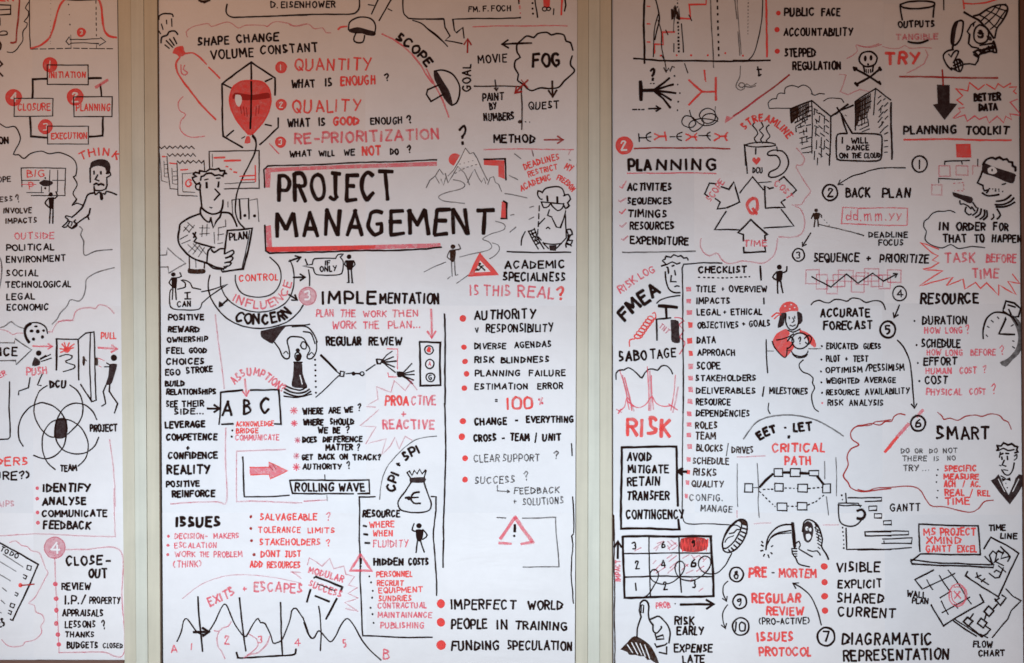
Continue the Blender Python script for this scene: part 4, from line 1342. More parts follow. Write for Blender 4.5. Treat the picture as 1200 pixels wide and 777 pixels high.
draw('''
@D1
= staircase_graph_drawing | graph with a red staircase line and dotted verticals
s k 3 220,-4 218,150 221,298
s k 2.6 170,276 290,284 530,288 777,286
x r 1.8 233,30,247,31 233,112,247,113 233,197,247,198
c k 2 272,-4 288,60 290,100 278,150 270,188
c k 1.6 288,60 268,140 262,268
c b 1.6 285,95 300,150 302,230 318,300 322,340
s r 2.6 268,250 266,208 310,210 306,152 362,150
s r 2.6 385,85 437,88 430,22 510,22 512,-4
s k 1.6 320,142 330,165
s k 1.6 430,70 442,98
s b 3 350,45 352,92 360,30 362,96 370,32 374,90 382,40 384,92
d k 1.8 2 2 376,-4 376,40
d k 3 1.6 2.6 378,105 382,248
s k 1.6 395,112 400,170 404,246
s k 1.4 358,205 358,245
s g 1.4 362,60 358,150
c g 1.8 530,-4 534,100 542,220 545,318
d k 2.6 4 4 562,-4 570,270
c g 1.4 645,-4 655,90
c g 1.2 660,150 668,262
d g 1.4 1.5 2.5 708,-4 705,160
b r 5 297,262 372,260 440,260 518,260 600,250 683,262
@D2
= curve_drawing
c k 1.5 135,-4 130,90 112,190 92,255 65,285
c g 1.2 15,-4 22,120 35,255
d g 1.2 1.5 2.6 66,-4 64,160
s k 2.6 -4,286 170,283
s r 3 152,-4 152,140 156,268
t k 2.2 44 108 357 137 355 t
@D1
t k 3.4 58 246 378 274 376 ?
= squid_symbol_drawing | thick black T stem fanning out into five lines
s k 5.6 203,383 204,470
s k 5 204,425 272,425
s k 3.2 268,422 338,366
s k 3.2 272,422 356,398
s k 3.2 275,426 368,436
s k 3.2 272,428 310,445 346,470
s k 3.2 270,430 310,462 342,506
d k 1.6 1.5 2 248,393 272,393
d k 2.6 1.4 9 361,355 375,393 387,433 378,480 375,518
= dashed_arrow_drawing
s k 2 165,514 185,514
s k 2 192,514 200,514
s k 2 207,514 220,514
a k 2.6 6 240,510 296,510
= scribble_drawing
s b 1.8 312,318 322,338 335,320 340,336 352,312 360,318
s k 1.4 410,298 424,343
s k 1.6 318,290 300,260
= red_fork_drawing | red forked line ending in a bar
s r 3.2 428,377 490,430 430,494
s r 3 490,430 556,430
s r 3.4 555,365 557,470
s r 2.6 503,330 507,376
d r 2 1 3 508,382 508,398
= tangled_scribble_drawing
c k 1.6 432,518 440,548 462,578 440,600 405,590 395,570 410,545 445,550 470,575 500,590 540,585 565,560 540,535 505,540 490,565 515,580 550,565 550,525 520,508 490,520 478,545 500,575 480,605 450,618 430,600 435,575 470,560 520,560 565,570
c g 1.3 553,500 552,530 568,560
= loop_drawing
c g 1.4 672,310 668,360 655,388 650,410 670,425 690,415 690,395 672,388 662,402 680,412 700,395 720,405 745,390
c g 1.6 690,405 720,410 742,402
= long_arrow_drawing
@D2
s R 2.4 258,354 130,452 -2,545
o R 258 353 5 5
@D1
s p 2.4 777,448 700,505 632,550
F p 597,580 605,545 620,550 635,555
= symbol_row_drawing | row of small black claws and red crossed bars
s k 2 195,628 196,665
s k 2 196,646 228,646
c k 1.8 250,622 232,632 230,645 236,658 250,664
s k 1.6 228,644 252,643
c r 2.6 268,628 290,640 267,656
s r 3 288,640 322,638
s r 2.6 316,620 324,660
s k 1.6 340,642 365,641
c k 1.8 398,622 378,630 372,643 380,655 395,660
s k 1.4 372,643 395,640
c r 2.6 415,630 438,642 415,660
s r 2.8 436,642 466,642
c r 2.2 466,625 455,640 466,660
s k 1.6 475,636 510,638
c k 1.8 528,620 512,635 530,660
s k 1.6 508,636 530,640
c r 2.6 550,628 575,642 548,660
s r 3 572,640 605,640
c r 2.6 610,622 598,640 608,660
s R 2.4 172,697 400,694 622,698
n r 1 w 125,683 40 2
@D4
t k 3.8 50 142 200 258 198 PLA
t k 3.4 48 274 196 566 196 NNING
= underline_drawing
s p 2 140,214 350,211 557,213
t k 2.8 32 138 293 352 292 ACTIVITIES
t k 2.8 28 138 357 352 357 SEQUENCES
t k 2.8 32 140 417 330 419 TIMINGS
t k 2.8 32 150 475 363 475 RESOURCES
t k 2.8 34 152 543 430 549 EXPENDITURE
= tick_mark
s p 2.2 105,276 115,283 136,250
= tick_mark
s q 2.2 98,340 108,348 134,330
= tick_mark
s p 2.2 105,393 112,402 132,380
= tick_mark
s q 2.2 105,458 115,466 136,446
= tick_mark
s q 2.2 112,522 122,528 142,508
= line_drawing
s g 2.2 118,583 280,584 460,577
@D5
= scope_arrow_drawing | thick black arrow shape pointing at the Q
s k 2.2 75,182 45,178 22,230 42,242
s k 2.4 100,196 136,208 160,172 186,268 125,294
s k 2.4 120,297 82,300 97,268 72,250
= cost_arrow_drawing
s k 2.4 345,200 325,206 305,192 306,240 308,297 400,293 381,268 400,255
s k 2.2 372,165 394,150 452,212 428,234
= time_arrow_drawing
s k 2.6 238,350 180,412 205,420 206,450
s k 2.6 206,480 207,504 308,500 306,478
s k 2.6 308,450 305,425 320,422 280,388 238,350
= triangle_drawing
s k 2 188,226 247,150 300,210
s k 2 382,302 440,380 300,390
s k 2.2 125,312 68,398 185,398
s k 1.4 275,176 335,172
t r 4.4 70 206 322 282 322 Q
u p 2.2 28 SCOPE | 50,270 82,225 118,172
u p 2.2 28 COST | 345,188 385,215 415,258
t p 2.4 26 203 474 318 474 TIME
= cloud_drawing
c q 1.8 5,440 2,475 18,505 45,520 75,508 90,515 105,540 140,557 200,545 250,550 300,553 345,520 360,480 365,440
c q 1.8 370,430 430,433 475,418 492,380 488,335 470,300 448,288
c q 1.8 432,282 475,280 495,250 518,218 495,180 452,102 478,95 492,68 472,35 452,15
= mug_drawing | steaming mug with a red heart and the letters DCU
s k 2.2 208,-2 215,60 222,134
c k 2.2 385,28 408,50 416,90 395,130 350,152 324,148 328,128 365,108 378,78 360,50 322,48 320,35 345,24 385,28
s k 1.6 360,8 366,30
@D2
s k 2 50,682 55,777
c k 2 50,682 80,672 130,668 180,673 195,682 150,688 90,690 50,682
s k 1.6 200,690 202,708
s k 2.4 103,697 103,724
F r 105,775 86,755 88,742 98,740 104,748 112,738 122,742 124,754
@D5
T k 2.2 24 245 131 298 130 DCU
@D2
c k 1.8 98,575 88,590 105,610 112,630 95,650 110,672
c k 1.8 128,575 138,595 120,612 138,635 125,655 135,672
c k 1.8 165,588 152,600 158,620 170,640 152,660 162,672
u r 2.8 30 STREAMLINE | 50,612 75,588 105,572 150,570 190,590 222,615 255,655
t k 2.6 36 233 76 380 74 PUBLIC
t k 2.6 36 408 74 500 76 FACE
t k 2.6 34 230 168 560 168 ACCOUNTABILITY
t k 2.8 36 235 267 387 265 STEPPED
t k 2.8 36 273 328 507 326 REGULATION
b r 12 208,62 202,140 203,241
= skull_drawing | skull over two crossed bones
e k 2.6 630 277 42 36
s k 2.4 608,308 614,338
s k 2.4 655,308 650,338
x k 1.6 620,325,622,342 630,326,630,344 640,325,641,342
o k 616 275 7 14
o k 643 272 7 13
o k 629 303 5 6
s k 3.2 562,320 620,352 688,396
s k 3.2 686,322 640,360 572,398
x k 4 560,318,575,325 565,330,575,320 682,318,690,330 686,392,680,384 568,390,580,402
= cloud_drawing
c q 1.6 530,275 560,258 578,238 572,212 610,220 650,222 692,210
s q 1.6 492,350 526,352 515,395 500,430 535,445 590,422 640,432
s k 1.4 265,510 165,510
c k 1.4 165,510 160,485 178,466 200,464
c k 1.4 200,464 205,445 220,437 238,440
c k 1.4 238,440 240,415 270,402 300,410
c k 1.4 300,412 325,400 355,415 368,442
c k 1.4 362,440 380,448 400,440 425,442
c k 1.4 420,475 440,462 460,460 480,462 505,465 515,482
@D2
= tower_block_drawing | office tower drawn in perspective with rows of ticks
s k 2.2 268,578 265,512 365,473 455,546 452,660 448,777
s k 1.8 365,478 367,600 366,720
F b 268,515 300,502 302,540 285,565 270,578
x b 1.6 300,500,302,545 306,498,308,560 313,495,314,545 320,492,322,575 328,490,328,560 335,486,336,545 342,484,343,560 350,480,350,530 296,505,298,570
x k 1.6 270,530,345,490 275,545,352,505 280,560,355,520 285,578,358,540 290,595,345,560
x k 1.4 300,600,330,590 305,625,340,615 308,650,345,640 310,672,348,665 315,700,350,690 320,718,350,716 330,560,335,580 310,580,315,600 325,610,328,635 340,640,342,665 318,650,320,680 340,600,342,620
x k 1.5 375,510,392,520 378,510,376,540 400,530,420,545 380,560,400,575 402,545,400,570 378,590,395,600 398,590,415,605 380,625,400,640 405,625,425,640 425,545,423,580 385,600,383,640 410,645,408,690 388,660,386,700 400,690,420,702 425,590,423,620 398,720,415,735 378,710,376,750 392,742,390,775 425,660,423,700 410,700,408,740
x k 1.5 285,575,300,568 290,600,292,620 312,560,330,552 335,552,360,545 338,590,360,585 345,650,362,645 350,690,364,688 352,715,362,712 335,505,362,500 338,525,362,520 385,560,388,580 430,560,445,572 432,590,444,600 430,620,444,630 432,655,444,665 428,690,444,700 432,720,444,730 385,525,400,535 408,535,425,548
= biplane_drawing
s k 2.6 458,546 500,520 560,495
s k 3 475,535 505,510 535,490
s k 2.4 484,505 500,530
x g 1.2 520,540,530,545
= tower_block_drawing | second office tower beside the speech bubble
s k 2 570,612 568,478 665,415 736,470
s k 2.8 736,482 738,600 741,748
s k 1.6 665,420 660,480 655,540
F b 570,480 592,467 592,520 585,570 573,592
x b 1.6 594,466,594,560 600,462,599,590 606,458,605,560 612,455,612,580 618,452,617,540 625,448,624,560 632,444,631,520 640,440,638,510
x k 1.5 575,490,640,450 575,510,645,475 578,530,635,500 580,550,630,525 580,570,625,548 582,592,625,575 590,610,632,590 600,620,636,605 628,560,632,590
x k 1.5 672,490,690,470 678,520,698,495 680,550,700,525 675,575,695,550 680,600,702,572 685,625,708,598 700,470,710,462 705,500,722,482 705,530,720,515 708,560,722,545 708,600,722,590 705,630,722,622 705,662,720,660 705,690,722,688 705,716,720,715 676,460,690,450 690,510,688,530 695,570,693,590
= speech_bubble_drawing | speech bubble shouted from the tower roof
s k 2.6 553,626 525,580 502,535
s k 2.6 530,626 515,580 505,540
c k 2.4 553,626 620,628 680,632 694,645 694,700 690,742 670,755 580,756 495,752 482,738 480,680 482,640 495,628 530,627
T k 2.6 30 500 674 520 674 I
T k 2.4 26 548 674 632 671 WILL
T k 2.4 22 525 706 637 704 DANCE
T k 2.4 22 490 742 540 742 ON
T k 2.2 22 550 742 600 741 THE
T k 2.2 22 608 742 690 740 CLOUD
@D3
= cup_drawing
c k 2.6 195,22 230,10 290,6 345,10 356,18 345,32 275,42 210,36 195,22
s k 2.4 195,28 205,95
s k 2.4 354,24 350,82
s k 1.6 400,-4 401,48
c k 3 232,195 255,202 290,202 326,190
t k 2.6 28 182 130 360 125 OUTPUTS
t q 2.8 24 172 187 375 184 TANGIBLE
= burst_drawing
c q 1.8 -2,215 30,222 60,218 95,207
c q 1.6 112,218 150,228 190,228 218,215 240,228 300,224 342,226
s q 1.6 315,235 325,260 308,300 265,325 225,343
t r 4 52 120 304 292 300 TRY
= down_arrow_drawing | solid black arrow pointing down under a ruled line
s R 2.6 192,361 400,363 652,368
s R 2.4 393,328 396,400
f n 367,398 427,400 427,485 463,488 403,564 348,492 371,487
= starburst_drawing | red starburst around BETTER DATA
s r 2 590,398 562,420 520,388 512,428 456,415 490,450 462,470 490,492
s r 2 600,395 640,420 655,395 680,412 715,390 705,410 742,408 728,430 740,440
s p 2 745,465 712,480 740,512 768,546 710,535 718,562 690,545 680,575 650,545 612,578 600,548 565,562 545,545 510,570 498,540 444,556 480,525 470,510 495,505
t k 3.4 32 537 474 670 470 BETTER
t k 3.2 30 560 520 655 517 DATA
t k 3 36 208 630 463 625 PLANNING
t k 3 36 498 630 708 630 TOOLKIT
= underline_drawing
s r 2.8 213,655 450,654 716,660
= cup_drawing
s r 2.4 488,-4 496,42
c r 2.2 495,16 540,18 600,12 650,-2
@E0
= magnifying_glass_drawing | hand holding up a magnifying glass
F n 225,330 226,245 250,180 280,158 262,220 250,300 243,345
c k 2.6 290,157 313,165 308,230 290,300 255,342 228,332 224,280 232,220 255,170 290,157
s k 3.4 238,345 236,372
c k 2.4 240,378 195,388 165,418 172,460 195,500 228,532
s k 2.2 205,410 222,432 240,400
c k 2.4 240,400 258,385 278,390 270,420 240,478
c k 2.4 240,478 250,460 285,450 312,488 292,545 245,528 225,515
x k 2.4 245,470,262,535 262,455,285,540 240,500,300,470 245,520,305,495 280,455,298,500
s k 2.4 312,488 360,482 405,492 425,462 432,430
= detective_drawing | head in a checked cap with a magnifying glass held up
s k 2.4 405,165 372,188 345,242 364,262 355,332 380,355 432,365
c k 2.4 435,190 470,200 500,230 505,285 480,322 430,330 398,300 395,250 410,210 435,190
x k 2.4 395,175,393,200
F n 430,230 450,225 465,245 450,265 430,260
F n 420,265 445,275 470,260 465,290 430,290
x k 2 445,235,465,275 425,250,470,255
s k 3 322,92 380,125 432,152 500,228 545,292
c k 2.6 392,122 440,108 500,68 560,42 632,38 652,65 640,110 600,175 570,215 552,290
o k 634 38 10 10
c k 1.8 440,115 500,150 545,195 575,215
c k 1.8 490,80 540,100 590,130 618,150
c k 1.8 545,50 580,65 640,85
c k 1.8 600,42 570,100 520,150 480,185
c k 1.8 562,48 530,90 480,130 450,160
c k 1.8 640,75 600,130 560,190 520,225
F n 490,270 525,280 530,310 500,300
c k 3 392,400 430,380 450,400 500,365 555,350 540,310 560,360 565,400 520,388 480,400 440,412 425,432 395,415
x k 2.6 400,395,425,420 440,375,450,410 470,370,480,405 505,352,515,395 535,345,545,400 420,385,555,365 440,345,540,330
@D6
n k 2.4 k 287,90 37 1
= curve_drawing
c k 1.8 220,108 120,108 60,118 0,138
@D5
A k 1.8 6 777,130 710,148 648,186
n k 2.8 k 612,223 36 2
@PX
t k 2.8 10.5 990.5 231 1020 231 BACK
t k 2.8 10.5 1033 231.5 1067.7 231.5 PLAN
@D6
= breakdown_chart_drawing | red square above a small tree of pink boxes
f r 458,-2 522,-3 526,56 462,54
s r 2 458,-2 522,-3 526,56 462,54 458,-2
s k 2 403,92 403,76 520,74
s k 1.6 482,78 485,90
s k 1.6 377,178 375,158 483,160
s k 1.4 560,66 560,100
r q 1.8 378,98,428,148 457,98,512,140
s q 1.6 570,98 536,98 536,138
r q 1.8 342,186,390,234
d q 1.8 3 1.5 445,180 492,176 494,215 450,215
= burglar_drawing | masked burglar in profile pointing a pistol
c k 3.2 583,92 595,72 612,62 630,60 642,66 660,58 678,70 695,66 705,80 720,82 722,98 735,105 735,122
F n 583,80 640,105 732,135 735,150 725,180 690,172 640,150 582,128
F w 605,112 625,100 645,112 648,130 628,137 608,130
o k 626 118 4 7
s k 2.6 583,120 572,150 558,178 585,190
c k 2.4 583,192 590,215 610,210 600,225
c k 2.8 580,225 605,238 640,236 658,232
d k 2 1.4 2 612,205 665,208
d k 2 1.4 2.6 640,215 675,218
s k 2.2 672,185 690,180
c k 2.8 645,265 670,262 695,252 715,235
c k 2.8 640,280 680,278 712,265 728,248
c k 3 645,290 680,290 712,280 732,268
F n 440,220 480,232 530,245 535,262 522,275 480,255 445,240
c k 2.2 475,262 478,278 492,275 515,288 528,300
c k 2.2 505,292 500,312 518,328 528,322
x k 2.4 535,270,552,295 530,290,545,310
c k 2.6 535,330 555,315 560,295
c k 2.6 548,340 570,325 575,300
c k 2.8 568,348 590,330 590,305
c k 2.8 585,350 602,335 600,308
c k 2.4 622,350 634,338 630,325
c k 2.6 650,348 665,330 650,300
= cloud_drawing
c k 1.6 452,318 430,308 400,312 370,312 345,322 325,345 308,358 305,385 318,405 312,440 330,462 370,480 400,482 432,468 470,486 530,476 592,482
t k 2.8 36 375 398 430 398 IN
t k 2.8 34 455 400 597 400 ORDER
t k 2.8 34 630 400 705 402 FOR
t k 2.8 36 393 458 510 456 THAT
t k 2.8 34 540 456 593 455 TO
t k 2.8 32 622 455 768 456 HAPPEN
= date_box_drawing | thin red box with the date pattern dd.mm.yy
s p 1.8 -2,298 120,296 230,296 228,378 110,376 -2,372
@D5
s p 1.8 777,296 670,293 665,368 777,372
@PX
T p 1.8 12 991 259 1056 258.5 dd.mm.yy
@D6
t k 2.2 24 45 433 233 433 DEADLINE
t k 2.2 26 92 471 212 471 FOCUS
@D5
= walking_figure_drawing
o b 546 307 9 9
F b 532,320 562,318 560,345 536,348
s b 2 535,322 524,345
s b 2 560,320 574,332
s b 2.2 540,346 537,384
s b 2.2 552,346 556,382
d g 1.6 2.5 2 568,335 606,376
s g 1.8 560,372 770,424
@D6
s g 1.8 -4,415 25,425
@D5
= arrow_drawing
a k 2 5 520,412 482,476
n k 2.4 k 463,517 29 3
@PX
t k 2.6 9.5 953 307 1007 306.5 SEQUENCE
t k 2.6 7 1014 306 1021 306 +
t k 2.6 9 1030 307 1089 308 PRIORITIZE
@D5
= overlapping_box_drawing | chain of overlapping pink boxes crossed by a black zigzag arrow
r q 1.8 498,585,560,650 548,608,600,675 595,635,645,697 625,608,680,665 650,588,720,640 712,615,770,690
@D6
r q 1.8 -12,600,45,655 28,580,95,640 60,612,112,664 95,610,150,675 135,587,198,645
@D5
s k 2 525,617 615,667 688,607 742,648
@D6
s k 2 -4,648 66,603 116,640 160,616
a k 2 5 150,622 182,604
n k 2 k 193,697 33 4
t p 2.8 42 400 551 550 549 TASK
t p 2.8 36 596 550 742 550 BEFORE
t p 2.8 42 530 626 660 624 TIME
= starburst_drawing | pink starburst around TASK BEFORE TIME
s r 2 375,490 290,457 345,508 372,520 345,540 375,552 340,575 302,583 396,590 340,625 285,662 442,620 412,660 490,628 500,676 548,645 572,674 600,648 657,706 658,656 738,702 700,640 757,650 722,605
t k 3.2 44 288 744 566 742 RESOURCE
''')
